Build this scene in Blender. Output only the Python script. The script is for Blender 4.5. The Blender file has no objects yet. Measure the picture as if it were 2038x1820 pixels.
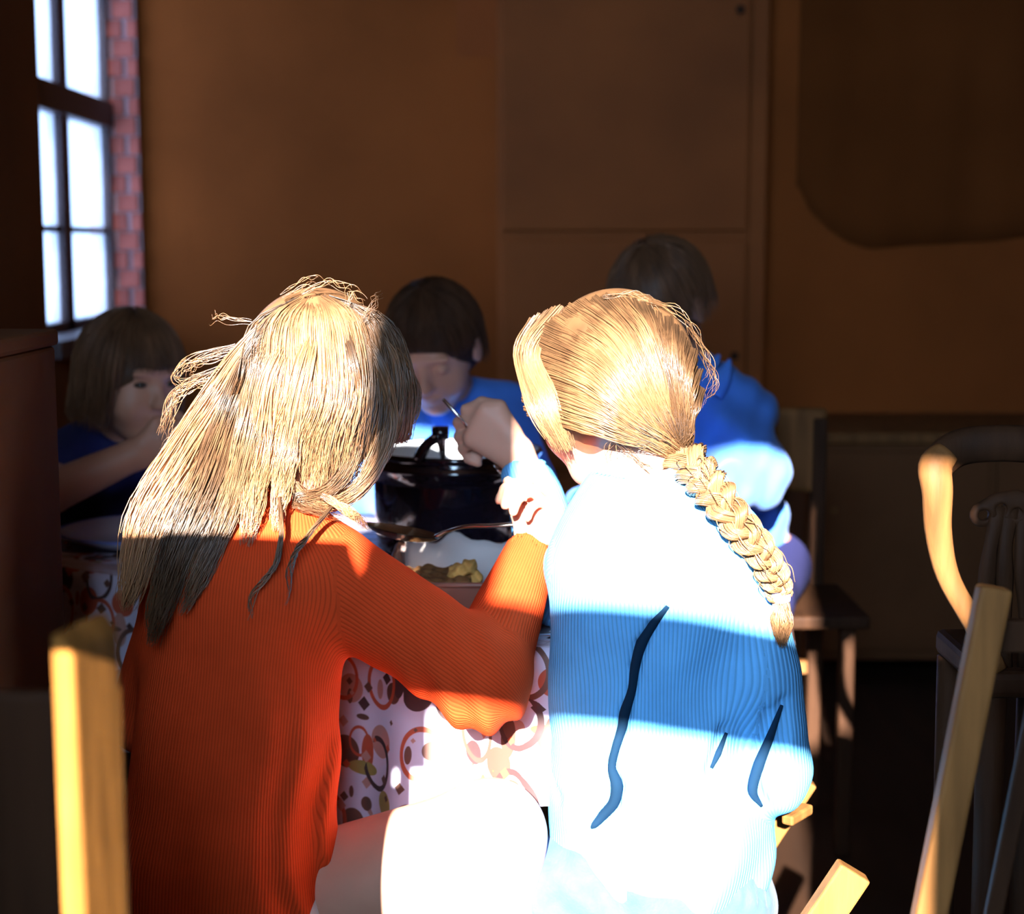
import bpy, math, random
import numpy as np
from mathutils import Vector, Matrix

random.seed(7)
RNG = np.random.default_rng(11)
sc = bpy.context.scene
COL = sc.collection

# ------------------------------------------------------------------ camera
F_PX, CX, CY = 3240.0, 1019.0, 910.0
CAM_Z, PITCH = 1.06, math.radians(7.4)
CP, SP = math.cos(PITCH), math.sin(PITCH)
CAM = np.array([0.0, 0.0, CAM_Z])
cam = bpy.data.cameras.new('camera')
cam.sensor_fit = 'HORIZONTAL'
cam.sensor_width = 36.0
cam.lens = F_PX / 2038.0 * 36.0
cam.clip_start = 0.02
cam.dof.use_dof = True
cam.dof.focus_distance = 1.86
cam.dof.aperture_fstop = 4.0
camo = bpy.data.objects.new('camera', cam)
camo.location = (0, 0, CAM_Z)
camo.rotation_euler = (math.pi / 2 - PITCH, 0, 0)
COL.objects.link(camo)
sc.camera = camo

# ------------------------------------------------------------------ light
SKY = 40.0
world = bpy.data.worlds.new('world')
sc.world = world
world.use_nodes = True
bg = world.node_tree.nodes['Background']
bg.inputs['Color'].default_value = (0.46, 0.70, 1.0, 1)
bg.inputs['Strength'].default_value = SKY

SUN_DIR = Vector((0.12, 1.0, -0.40))
sun = bpy.data.lights.new('sun', 'SUN')
sun.energy = 46.0
sun.angle = math.radians(0.5)
sun.color = (1.0, 0.97, 0.92)
suno = bpy.data.objects.new('sun', sun)
suno.rotation_euler = SUN_DIR.to_track_quat('-Z', 'Y').to_euler()
suno.location = (-1, -4, 3)
COL.objects.link(suno)


def portal(name, loc, normal, sx, sz):
    l = bpy.data.lights.new(name, 'AREA')
    l.shape = 'RECTANGLE'
    l.size, l.size_y = sx, sz
    l.cycles.is_portal = True
    o = bpy.data.objects.new(name, l)
    o.location = loc
    o.rotation_euler = Vector(normal).to_track_quat('-Z', 'Y').to_euler()
    COL.objects.link(o)


# the sunny window is in the wall behind the camera
WA = math.radians(-21.4)
WDIR = Vector((math.cos(WA), math.sin(WA), 0))        # along that wall
WNOR = Vector((-WDIR.y, WDIR.x, 0))                   # into the room
WC = Vector((-0.30, -0.80, 0))
WIN_S0, WIN_S1, WIN_Z0, WIN_Z1 = -0.48, 0.456, 1.25, 2.262
portal('window_daylight', WC + WDIR * (-0.012) + Vector((0, 0, 1.795)) - WNOR * 0.135, WNOR, 0.936, 1.09)
portal('side_window_daylight', (-1.17, 4.14, 1.39), (1, 0, 0), 1.0, 1.05)

sc.view_settings.view_transform = 'Standard'
sc.view_settings.look = 'None'
sc.view_settings.exposure = 0.0
sc.view_settings.gamma = 1.0
sc.view_settings.use_curve_mapping = False
sc.cycles.max_bounces = 6
sc.cycles.diffuse_bounces = 3
sc.cycles.use_adaptive_sampling = True
sc.cycles.adaptive_threshold = 0.05
sc.cycles.adaptive_min_samples = 16
sc.cycles.use_light_tree = True
sc.cycles.sample_clamp_indirect = 6.0

# ------------------------------------------------------------------ helpers
FLOOR = -0.08


def P(u, v, Y):
    """point of the place seen at photo pixel (u, v), at distance Y into the room"""
    a, b = (u - CX) / F_PX, (CY - v) / F_PX
    dy, dz = CP + SP * b, -SP + CP * b
    t = Y / dy
    return np.array([a * t, Y, CAM_Z + dz * t])


def ray(u, v):
    a, b = (u - CX) / F_PX, (CY - v) / F_PX
    d = np.array([a, CP + SP * b, -SP + CP * b])
    return d / np.linalg.norm(d)


def nrm(v):
    v = np.asarray(v, float)
    return v / (np.linalg.norm(v) + 1e-12)


def tag(o, label=None, cat=None, group=None, kind=None):
    if label: o['label'] = label
    if cat: o['category'] = cat
    if group: o['group'] = group
    if kind: o['kind'] = kind
    return o


def empty(name, loc, label, cat, group=None):
    o = bpy.data.objects.new(name, None)
    o.empty_display_size = 0.05
    o.location = loc
    COL.objects.link(o)
    return tag(o, label, cat, group)


def link(name, me, m, parent=None, smooth=True):
    if m is not None:
        me.materials.append(m)
    if smooth:
        me.polygons.foreach_set('use_smooth', np.ones(len(me.polygons), bool))
    o = bpy.data.objects.new(name, me)
    COL.objects.link(o)
    if parent is not None:
        o.parent = parent
        o.matrix_parent_inverse = Matrix.Translation(parent.location).inverted() if parent.type == 'EMPTY' \
            else parent.matrix_basis.inverted()
    return o


def mesh_np(name, V, quads):
    me = bpy.data.meshes.new(name)
    n, q = len(V), len(quads)
    me.vertices.add(n)
    me.vertices.foreach_set('co', np.asarray(V, np.float32).ravel())
    me.loops.add(q * 4)
    me.loops.foreach_set('vertex_index', np.asarray(quads, np.int32).ravel())
    me.polygons.add(q)
    me.polygons.foreach_set('loop_start', np.arange(0, q * 4, 4, dtype=np.int32))
    me.update(calc_edges=True)
    return me


class MB:
    """collects simple shapes into one mesh"""
    def __init__(s):
        s.v, s.f = [], []

    def quadbox(s, pts):
        b = len(s.v)
        s.v += [tuple(map(float, p)) for p in pts]
        for f in ((0, 3, 2, 1), (4, 5, 6, 7), (0, 1, 5, 4), (1, 2, 6, 5), (2, 3, 7, 6), (3, 0, 4, 7)):
            s.f.append(tuple(b + i for i in f))
        return s

    def box(s, x0, x1, y0, y1, z0, z1):
        return s.quadbox([(x0, y0, z0), (x1, y0, z0), (x1, y1, z0), (x0, y1, z0),
                          (x0, y0, z1), (x1, y0, z1), (x1, y1, z1), (x0, y1, z1)])

    def obox(s, o, ax, ay, az):
        """box from corner o along three edge vectors"""
        o, ax, ay, az = [np.asarray(q, float) for q in (o, ax, ay, az)]
        return s.quadbox([o, o + ax, o + ax + ay, o + ay, o + az, o + ax + az, o + ax + ay + az, o + ay + az])

    def bar(s, a, b, w, d, side=(1, 0, 0)):
        """square bar from a to b, w wide along side, d deep"""
        a, b = np.asarray(a, float), np.asarray(b, float)
        t = nrm(b - a)
        sx = nrm(np.asarray(side, float) - t * np.dot(side, t))
        sy = np.cross(t, sx)
        return s.obox(a - sx * w / 2 - sy * d / 2, sx * w, sy * d, b - a)

    def tube(s, pts, r, n=10, caps=True, flat=1.0, up=(0, 0, 1)):
        pts = [np.asarray(p, float) for p in pts]
        rs = r if hasattr(r, '__len__') else [r] * len(pts)
        b = len(s.v)
        pu = None
        for i, p in enumerate(pts):
            t = nrm(pts[min(i + 1, len(pts) - 1)] - pts[max(i - 1, 0)])
            if pu is None:
                ref = np.asarray(up, float)
                if abs(np.dot(ref, t)) > .95: ref = np.array([1.0, 0, 0])
                pu = nrm(ref - t * np.dot(ref, t))
            else:
                pu = nrm(pu - t * np.dot(pu, t))
            w = np.cross(t, pu)
            for k in range(n):
                a = 2 * math.pi * k / n
                s.v.append(tuple(p + rs[i] * (math.cos(a) * w + flat * math.sin(a) * pu)))
        for i in range(len(pts) - 1):
            for k in range(n):
                k2 = (k + 1) % n
                s.f.append((b + i * n + k, b + i * n + k2, b + (i + 1) * n + k2, b + (i + 1) * n + k))
        if caps:
            s.f.append(tuple(b + k for k in reversed(range(n))))
            e = b + (len(pts) - 1) * n
            s.f.append(tuple(e + k for k in range(n)))
        return s

    def lathe(s, prof, c=(0, 0, 0), n=48, sx=1.0, sy=1.0):
        b = len(s.v)
        for (r, z) in prof:
            for k in range(n):
                a = 2 * math.pi * k / n
                s.v.append((c[0] + sx * r * math.cos(a), c[1] + sy * r * math.sin(a), c[2] + z))
        for i in range(len(prof) - 1):
            for k in range(n):
                k2 = (k + 1) % n
                s.f.append((b + i * n + k, b + i * n + k2, b + (i + 1) * n + k2, b + (i + 1) * n + k))
        return s

    def build(s, name, m, parent=None, smooth=False, bevel=0.0):
        me = bpy.data.meshes.new(name)
        me.from_pydata(s.v, [], s.f)
        me.update()
        o = link(name, me, m, parent, smooth)
        if bevel:
            md = o.modifiers.new('bevel', 'BEVEL')
            md.width, md.segments, md.limit_method = bevel, 2, 'ANGLE'
        return o


def catmull(pts, n):
    pts = np.asarray(pts, float)
    if len(pts) == 2:
        t = np.linspace(0, 1, n)[:, None]
        return pts[0] * (1 - t) + pts[1] * t
    q = np.vstack([2 * pts[0] - pts[1], pts, 2 * pts[-1] - pts[-2]])
    seg = len(pts) - 1
    out = []
    for t in np.linspace(0, seg, n):
        i = min(int(t), seg - 1)
        f = t - i
        p0, p1, p2, p3 = q[i], q[i + 1], q[i + 2], q[i + 3]
        out.append(.5 * (2 * p1 + (p2 - p0) * f + (2 * p0 - 5 * p1 + 4 * p2 - p3) * f * f +
                         (3 * p1 - p0 - 3 * p2 + p3) * f ** 3))
    return np.array(out)


# ------------------------------------------------------------------ materials
def mat(name, color, rough=.6, spec=.3, vary=.15, vscale=6.0, bump=0.0, bscale=80.0, metal=0.0, coat=0.0,
        sheen=0.0, grain=None, stretch=(1, 1, 1), rib=0.0, sss=0.0, transl=0.0, tone=False):
    m = bpy.data.materials.new(name)
    m.use_nodes = True
    nt = m.node_tree
    N, L = nt.nodes, nt.links
    b = N['Principled BSDF']
    b.inputs['Roughness'].default_value = rough
    b.inputs['Specular IOR Level'].default_value = spec
    b.inputs['Metallic'].default_value = metal
    b.inputs['Coat Weight'].default_value = coat
    b.inputs['Sheen Weight'].default_value = sheen
    if sss:
        b.inputs['Subsurface Weight'].default_value = sss
        b.inputs['Subsurface Radius'].default_value = (.012, .005, .003)
        b.inputs['Subsurface Scale'].default_value = 1.0
    tc = N.new('ShaderNodeTexCoord')
    mp = N.new('ShaderNodeMapping')
    mp.inputs['Scale'].default_value = stretch
    L.new(tc.outputs['Object'], mp.inputs['Vector'])
    nz = N.new('ShaderNodeTexNoise')
    nz.inputs['Scale'].default_value = vscale
    nz.inputs['Detail'].default_value = 5
    L.new(mp.outputs[0], nz.inputs['Vector'])
    rp = N.new('ShaderNodeValToRGB')
    c = np.array(color)
    rp.color_ramp.elements[0].position, rp.color_ramp.elements[1].position = .3, .7
    rp.color_ramp.elements[0].color = (*np.clip(c * (1 - vary), 0, 1), 1)
    rp.color_ramp.elements[1].color = (*np.clip((c if grain is None else np.array(grain)) * (1 + vary), 0, 1), 1)
    L.new(nz.outputs['Fac'], rp.inputs['Fac'])
    L.new(rp.outputs['Color'], b.inputs['Base Color'])
    if tone:            # per-lock hair tone: natural variation plus painted light and shade
        ta = N.new('ShaderNodeAttribute'); ta.attribute_name = 'tone'
        tm = N.new('ShaderNodeMix'); tm.data_type = 'RGBA'; tm.blend_type = 'MULTIPLY'
        tm.inputs['Factor'].default_value = 1
        L.new(rp.outputs['Color'], tm.inputs['A']); L.new(ta.outputs['Fac'], tm.inputs['B'])
        L.new(tm.outputs['Result'], b.inputs['Base Color'])
    last = None
    if bump:
        n2 = N.new('ShaderNodeTexNoise')
        n2.inputs['Scale'].default_value = bscale
        n2.inputs['Detail'].default_value = 4
        L.new(mp.outputs[0], n2.inputs['Vector'])
        bp = N.new('ShaderNodeBump')
        bp.inputs['Strength'].default_value = bump
        bp.inputs['Distance'].default_value = .004
        L.new(n2.outputs['Fac'], bp.inputs['Height'])
        last = bp
    if rib:
        at = N.new('ShaderNodeAttribute')
        at.attribute_name = 'rib'
        mu = N.new('ShaderNodeMath'); mu.operation = 'MULTIPLY'; mu.inputs[1].default_value = 2 * math.pi
        si = N.new('ShaderNodeMath'); si.operation = 'SINE'
        L.new(at.outputs['Fac'], mu.inputs[0]); L.new(mu.outputs[0], si.inputs[0])
        bp2 = N.new('ShaderNodeBump')
        bp2.inputs['Strength'].default_value = rib
        bp2.inputs['Distance'].default_value = .0016
        L.new(si.outputs[0], bp2.inputs['Height'])
        if last: L.new(last.outputs[0], bp2.inputs['Normal'])
        last = bp2
        # groove shade between the ribs painted into the wool colour
        mr = N.new('ShaderNodeMapRange')
        mr.inputs['From Min'].default_value = -1; mr.inputs['From Max'].default_value = -.2
        mr.inputs['To Min'].default_value = .72; mr.inputs['To Max'].default_value = 1
        L.new(si.outputs[0], mr.inputs['Value'])
        mx = N.new('ShaderNodeMix'); mx.data_type = 'RGBA'; mx.blend_type = 'MULTIPLY'
        mx.inputs['Factor'].default_value = 1
        L.new(rp.outputs['Color'], mx.inputs['A']); L.new(mr.outputs[0], mx.inputs['B'])
        L.new(mx.outputs['Result'], b.inputs['Base Color'])
    if last: L.new(last.outputs[0], b.inputs['Normal'])
    if transl:
        tr = N.new('ShaderNodeBsdfTranslucent')
        L.new(rp.outputs['Color'], tr.inputs['Color'])
        ms = N.new('ShaderNodeMixShader')
        ms.inputs[0].default_value = transl
        L.new(b.outputs[0], ms.inputs[1]); L.new(tr.outputs[0], ms.inputs[2])
        L.new(ms.outputs[0], N['Material Output'].inputs['Surface'])
    return m


M = {}
M['plaster'] = mat('brown plaster', (.265, .067, .014), .9, .1, .22, 1.6, .25, 60)
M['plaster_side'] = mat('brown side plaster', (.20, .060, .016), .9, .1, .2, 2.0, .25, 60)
M['ceiling'] = mat('ceiling board', (.22, .075, .022), .9, .1, .12, 2)
M['floor'] = mat('floor boards', (.030, .012, .005), .6, .3, .25, 3, .1, 40, stretch=(6, .7, 1))
M['brick'] = mat('red brick', (.48, .13, .10), .9, .1, .3, 9, .5, 90)
M['mortar'] = mat('mortar', (.52, .38, .40), .95, .05, .2, 12, .4, 90)
M['frame'] = mat('dark window paint', (.07, .045, .05), .5, .4, .15)
M['wood_dark'] = mat('dark stained wood', (.035, .014, .006), .65, .1, .35, 5, .1, 40, stretch=(8, 8, .8))
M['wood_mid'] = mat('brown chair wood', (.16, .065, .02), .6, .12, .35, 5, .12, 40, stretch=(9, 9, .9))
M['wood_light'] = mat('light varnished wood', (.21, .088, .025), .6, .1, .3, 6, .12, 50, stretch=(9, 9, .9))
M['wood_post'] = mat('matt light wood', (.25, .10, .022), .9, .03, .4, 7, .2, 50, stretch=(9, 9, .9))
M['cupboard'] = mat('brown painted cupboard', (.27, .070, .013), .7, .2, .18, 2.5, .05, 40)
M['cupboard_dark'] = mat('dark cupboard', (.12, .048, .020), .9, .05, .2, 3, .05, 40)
M['hanging'] = mat('brown shade sheet', (.15, .040, .009), .95, .05, .12, 3, .2, 120)  # brown of the added sheet that stands in for a shadowy wall patch
M['poster'] = mat('orange paper', (.30, .075, .018), .85, .1, .06, 3)
M['skin'] = mat('skin', (.62, .31, .21), .5, .35, .07, 14, .04, 220)
M['skin_dim'] = mat('dimmed skin', (.46, .21, .13), .5, .35, .07, 14, .04, 220)  # darker skin copy for the children in dim light
M['orange_knit'] = mat('orange ribbed wool', (.74, .068, .016), .9, .03, .08, 20, .08, 500, rib=.3)
M['blue_knit'] = mat('blue ribbed wool', (.16, .50, .95), .9, .03, .08, 20, .08, 500, rib=.3)
M['blue_shirt'] = mat('blue cotton', (.06, .19, .62), .85, .15, .1, 12, .1, 200, sheen=.1)
M['navy'] = mat('navy cotton', (.022, .022, .075), .9, .1, .12, 12, .1, 200)
M['denim'] = mat('blue denim', (.055, .10, .22), .8, .15, .12, 60, .25, 260, sheen=.1)
M['white_cloth'] = mat('white cotton', (.62, .56, .52), .85, .1, .1, 20, .2, 150)
M['hair_blonde'] = mat('blonde hair', (.30, .138, .058), .38, .9, .35, 40, stretch=(1, 1, .2), tone=True)
M['hair_honey'] = mat('honey blonde hair', (.24, .112, .046), .38, .9, .35, 40, stretch=(1, 1, .2), tone=True)
M['hair_brown'] = mat('light brown hair', (.13, .056, .026), .45, .3, .3, 40, stretch=(1, 1, .2), tone=True)
M['hair_dark'] = mat('dark brown hair', (.065, .026, .012), .55, .15, .3, 40, stretch=(1, 1, .2), tone=True)
M['enamel_dark'] = mat('dark blue enamel', (.010, .007, .014), .12, .6, .3, 9, .12, 60, coat=.6)
M['enamel_white'] = mat('white enamel', (.78, .80, .84), .22, .5, .05, 6, coat=.3)
M['enamel_plate'] = mat('pale enamel', (.60, .60, .72), .22, .5, .06, 6, coat=.4)
M['rim_blue'] = mat('blue enamel rim', (.20, .26, .62), .2, .5, .08, 6, coat=.4)
M['steel'] = mat('silver cutlery', (.74, .73, .71), .22, .5, .04, 6, metal=1.0)
M['tin'] = mat('brown baked tin', (.26, .105, .07), .45, .5, .25, 9, .08, 60)
M['paper'] = mat('baking paper', (.66, .58, .56), .8, .15, .1, 12, .3, 40)
M['cake'] = mat('brown cake', (.23, .10, .035), .85, .15, .35, 40, .9, 90)
M['crust'] = mat('yellow crust', (.62, .31, .08), .7, .25, .35, 45, .9, 100)
M['eye'] = mat('eye', (.03, .02, .015), .15, .6, .05)
M['navy_shade'] = mat('navy crease shade', (.007, .024, .052), .9, .05, .1)  # dark blue that paints the shade inside sweater creases
M['band'] = mat('lilac hair band', (.45, .42, .70), .7, .2, .08)


def cloth_mat():
    m = bpy.data.materials.new('printed tablecloth')
    m.use_nodes = True
    nt = m.node_tree
    N, L = nt.nodes, nt.links
    b = N['Principled BSDF']
    b.inputs['Roughness'].default_value = .5
    uv = N.new('ShaderNodeUVMap'); uv.uv_map = 'UVMap'
    base = N.new('ShaderNodeRGB'); base.outputs[0].default_value = (.66, .60, .74, 1)
    cur = base.outputs[0]

    def layer(cur, scale, off, squash, radius, colors, ring=0.0, rot=0.0, metric='EUCLIDEAN'):
        mp = N.new('ShaderNodeMapping')
        mp.inputs['Location'].default_value = off
        mp.inputs['Scale'].default_value = squash
        mp.inputs['Rotation'].default_value = (0, 0, rot)
        L.new(uv.outputs[0], mp.inputs[0])
        vo = N.new('ShaderNodeTexVoronoi')
        vo.voronoi_dimensions = '2D'
        vo.distance = metric
        vo.inputs['Scale'].default_value = scale
        vo.inputs['Randomness'].default_value = .75
        L.new(mp.outputs[0], vo.inputs['Vector'])
        sep = N.new('ShaderNodeSeparateColor')
        L.new(vo.outputs['Color'], sep.inputs[0])
        # per-cell radius
        mr = N.new('ShaderNodeMapRange')
        mr.inputs['To Min'].default_value = radius[0]; mr.inputs['To Max'].default_value = radius[1]
        L.new(sep.outputs[0], mr.inputs['Value'])
        lt = N.new('ShaderNodeMath'); lt.operation = 'LESS_THAN'
        L.new(vo.outputs['Distance'], lt.inputs[0]); L.new(mr.outputs[0], lt.inputs[1])
        fac = lt.outputs[0]
        if ring:
            sc_ = N.new('ShaderNodeMath'); sc_.operation = 'MULTIPLY'; sc_.inputs[1].default_value = ring
            L.new(mr.outputs[0], sc_.inputs[0])
            gt = N.new('ShaderNodeMath'); gt.operation = 'GREATER_THAN'
            L.new(vo.outputs['Distance'], gt.inputs[0]); L.new(sc_.outputs[0], gt.inputs[1])
            mm = N.new('ShaderNodeMath'); mm.operation = 'MULTIPLY'
            L.new(fac, mm.inputs[0]); L.new(gt.outputs[0], mm.inputs[1])
            fac = mm.outputs[0]
        rp = N.new('ShaderNodeValToRGB')
        rp.color_ramp.interpolation = 'CONSTANT'
        els = rp.color_ramp.elements
        while len(els) < len(colors): els.new(.5)
        for i, c in enumerate(colors):
            els[i].position = i / len(colors)
            els[i].color = (*c, 1)
        L.new(sep.outputs[1], rp.inputs[0])
        mx = N.new('ShaderNodeMix'); mx.data_type = 'RGBA'
        L.new(fac, mx.inputs['Factor']); L.new(cur, mx.inputs['A']); L.new(rp.outputs[0], mx.inputs['B'])
        return mx.outputs['Result']

    BR, RD, OL, PK, DK = (.16, .07, .05), (.50, .10, .05), (.34, .27, .08), (.50, .26, .22), (.08, .04, .04)
    cur = layer(cur, 16, (0, 0, 0), (1, 1, 1), (.10, .36), (BR, OL, RD, PK, BR, DK))
    cur = layer(cur, 17, (3.3, 1.7, 0), (1, .45, 1), (.06, .22), (BR, PK, DK, RD, BR))
    cur = layer(cur, 15, (7.1, 4.2, 0), (.38, 1, 1), (.04, .17), (RD, BR, OL, DK), rot=.5)
    cur = layer(cur, 13, (1.9, 8.8, 0), (1, .8, 1), (.20, .42), (BR, DK, RD), ring=.80)
    cur = layer(cur, 26, (5.2, 2.4, 0), (1, 1, 1), (.02, .26), (BR, RD, DK, PK), metric='MANHATTAN')
    L.new(cur, b.inputs['Base Color'])
    return m


M['cloth'] = cloth_mat()


def glass_mat():
    m = bpy.data.materials.new('dimmed window glass')
    m.use_nodes = True
    nt = m.node_tree
    N, L = nt.nodes, nt.links
    N.remove(N['Principled BSDF'])
    tr = N.new('ShaderNodeBsdfTransparent'); tr.inputs[0].default_value = (.27, .265, .28, 1)  # pane tint added to cut the side window's daylight
    df = N.new('ShaderNodeBsdfTranslucent'); df.inputs[0].default_value = (.28, .28, .32, 1)
    nz = N.new('ShaderNodeTexNoise'); nz.inputs['Scale'].default_value = 4
    rp = N.new('ShaderNodeMapRange'); rp.inputs['To Min'].default_value = .2; rp.inputs['To Max'].default_value = .7
    L.new(nz.outputs['Fac'], rp.inputs['Value'])
    mx = N.new('ShaderNodeMixShader')
    L.new(rp.outputs[0], mx.inputs[0]); L.new(tr.outputs[0], mx.inputs[1]); L.new(df.outputs[0], mx.inputs[2])
    L.new(mx.outputs[0], N['Material Output'].inputs[0])
    return m


M['glass'] = glass_mat()

# ------------------------------------------------------------------ the room
XL, XR, YB, ZC = -1.04, 2.60, 4.66, 2.55
pl0 = WC + WDIR * ((XL - WC.x) / WDIR.x)       # corner left / sunny wall
pr0 = WC + WDIR * ((XR - WC.x) / WDIR.x)
poly = [(XL, pl0.y), (XR, pr0.y), (XR, YB), (XL, YB)]


def slab(name, z0, z1, m):
    mb = MB()
    n = 4
    e = .16
    pp = [(poly[0][0] - e, poly[0][1] - e), (poly[1][0] + e, poly[1][1] - 2 * e), (poly[2][0] + e, poly[2][1] + e),
          (poly[3][0] - e, poly[3][1] + e)]
    mb.quadbox([(x, y, z0) for x, y in pp] + [(x, y, z1) for x, y in pp])
    return tag(mb.build(name, m), kind='structure')


slab('floor', FLOOR - .1, FLOOR, M['floor'])
slab('ceiling', ZC, ZC + .1, M['ceiling'])
tag(MB().box(XL - .15, XR + .15, YB, YB + .15, FLOOR, ZC).build('wall_back', M['plaster']), kind='structure')
tag(MB().box(XR, XR + .15, pr0.y - .2, YB, FLOOR, ZC).build('wall_right', M['plaster_side']), kind='structure')

# left wall with the tall narrow window near the far corner
JN, JF, SZ, TZ = 3.65, 4.62, .835, 1.92
wl = MB()
wl.box(XL - .15, XL, pl0.y - .05, JN, FLOOR, ZC)
wl.box(XL - .15, XL, JN, YB, FLOOR, SZ)
wl.box(XL - .15, XL, JN, YB, TZ, ZC)
wl.box(XL - .15, XL - .001, JF + .012, YB, SZ, TZ)
wl = tag(wl.build('wall_left', M['plaster_side']), kind='structure')
tag(MB().box(XL - .149, XL - .002, JF + .006, JF + .013, SZ, TZ).build('mortar_bed', M['mortar'], wl))
bm1 = MB().box(-.032, .032, -.008, .008, -.0245, .0245).build('brick', M['brick'], wl, bevel=.004)
bricks = [bm1]
nrow = 20
for r in range(nrow):
    zz = SZ + .026 + r * .053
    offs = ((-.036, .06), (.034, .06)) if r % 2 == 0 else ((-.060, .03), (0.0, .062), (.058, .03))
    for k, (dx, w) in enumerate(offs):
        if r == 0 and k == 0:
            o = bm1
        else:
            o = bm1.copy(); COL.objects.link(o)
        o.parent = wl
        o.location = (XL - .072 + dx, JF + .003 + random.uniform(-.003, .003), zz)
        o.scale = (w / .064, 1, 1)
win = MB()
GX = XL - .10
win.box(GX - .02, GX + .02, JN - .01, JF + .01, SZ, SZ + .035)
win.box(GX - .02, GX + .02, JN - .01, JF + .01, TZ - .04, TZ)
win.box(GX - .02, GX + .02, JN - .02, JN + .03, SZ, TZ)
win.box(GX - .02, GX + .02, JF - .03, JF + .006, SZ, TZ)
win = tag(win.build('window_1', M['frame']), kind='structure')
MB().box(GX - .025, GX + .03, JN, JF, 1.385, 1.455).build('transom', M['frame'], win, bevel=.004)
MB().box(GX - .012, GX + .012, JN, JF, 1.094, 1.108).build('glazing_bar', M['frame'], win)
MB().box(GX - .02, GX + .02, 4.12, 4.19, SZ, TZ).build('mullion', M['frame'], win, bevel=.004)
MB().box(GX + .02, XL + .03, JN, JF, SZ - .03, SZ + .012).build('sill', M['frame'], win, bevel=.004)
for (a, b) in ((JN + .03, 4.12), (4.19, JF - .03)):
    for (c, d) in ((SZ + .035, 1.094), (1.108, 1.385), (1.455, TZ - .04)):
        MB().box(GX - .002, GX + .002, a, b, c, d).build('pane', M['glass'], win)

# wall behind the camera with the sunny window
wr = MB()


def wallbox(mb, s0, s1, z0, z1, t=.14, n0=0.0):
    o = WC + WDIR * s0 - WNOR * (n0 + t) + Vector((0, 0, z0))
    mb.obox(o, WDIR * (s1 - s0), WNOR * t, (0, 0, z1 - z0))


sA, sB = (XL - WC.x) / WDIR.x - .1, (XR - WC.x) / WDIR.x + .1
wallbox(wr, sA, WIN_S0, FLOOR, ZC)
NS, NZ0, NZ1 = .535, 1.73, 1.957           # added notch in the unseen wall, lets sun onto the curved stile
wallbox(wr, NS, sB, FLOOR, ZC)
wallbox(wr, WIN_S1, NS, FLOOR, NZ0)
wallbox(wr, WIN_S1, NS, NZ1, ZC)
wallbox(wr, WIN_S0, WIN_S1, FLOOR, WIN_Z0)
wallbox(wr, WIN_S0, WIN_S1, WIN_Z1, ZC)
tag(wr.build('wall_front', M['plaster_side']), kind='structure')
w2 = MB()
wallbox(w2, WIN_S0, WIN_S1, 1.612, 1.7325, .05, .05)
wallbox(w2, -.168, -.032, 1.7325, WIN_Z1, .05, .05)  # added upper bar, widened to shade the raised hand and cake
tag(w2.build('window_2', M['frame']), kind='structure')

# ------------------------------------------------------------------ signed-distance modelling
def vlen(a):
    return np.sqrt((a * a).sum(-1))


def cap(a, b, ra, rb=None):
    a, b = np.asarray(a, np.float32), np.asarray(b, np.float32)
    rb = ra if rb is None else rb
    ba = b - a
    l2 = float((ba * ba).sum()) + 1e-12

    def f(p):
        h = np.clip(((p - a) @ ba) / l2, 0, 1)
        return vlen(p - a - h[..., None] * ba) - (ra + (rb - ra) * h)
    return f


def ecap(a, b, ra, rb, sy):
    """capsule whose section is flattened by sy in depth"""
    a, b = np.array(a, np.float32), np.array(b, np.float32)
    S = np.array([1, 1 / sy, 1], np.float32)
    g = cap(a * S, b * S, ra, rb)
    return lambda p: g(p * S) * min(1.0, sy * 1.1)


def ell(c, r, R=None):
    c, r = np.asarray(c, np.float32), np.asarray(r, np.float32)
    R = None if R is None else np.asarray(R, np.float32)

    def f(p):
        q = p - c
        if R is not None: q = q @ R
        k0 = vlen(q / r)
        k1 = vlen(q / (r * r))
        return k0 * (k0 - 1) / (k1 + 1e-9)
    return f


def smin(a, b, k):
    h = np.clip(.5 + .5 * (b - a) / k, 0, 1)
    return b + (a - b) * h - k * h * (1 - h)


class SDF:
    def __init__(s):
        s.ops = []

    def u(s, f, k=.02):
        s.ops.append((1, f, k)); return s

    def sub(s, f, k=.01):
        s.ops.append((-1, f, k)); return s

    def disp(s, f):
        s.ops.append((0, f, 0)); return s

    def __call__(s, p):
        d = None
        for op, f, k in s.ops:
            e = f(p)
            if d is None: d = e
            elif op == 1: d = smin(d, e, k)
            elif op == -1: d = -smin(-d, e, k)
            else: d = d + e
        return d


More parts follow.
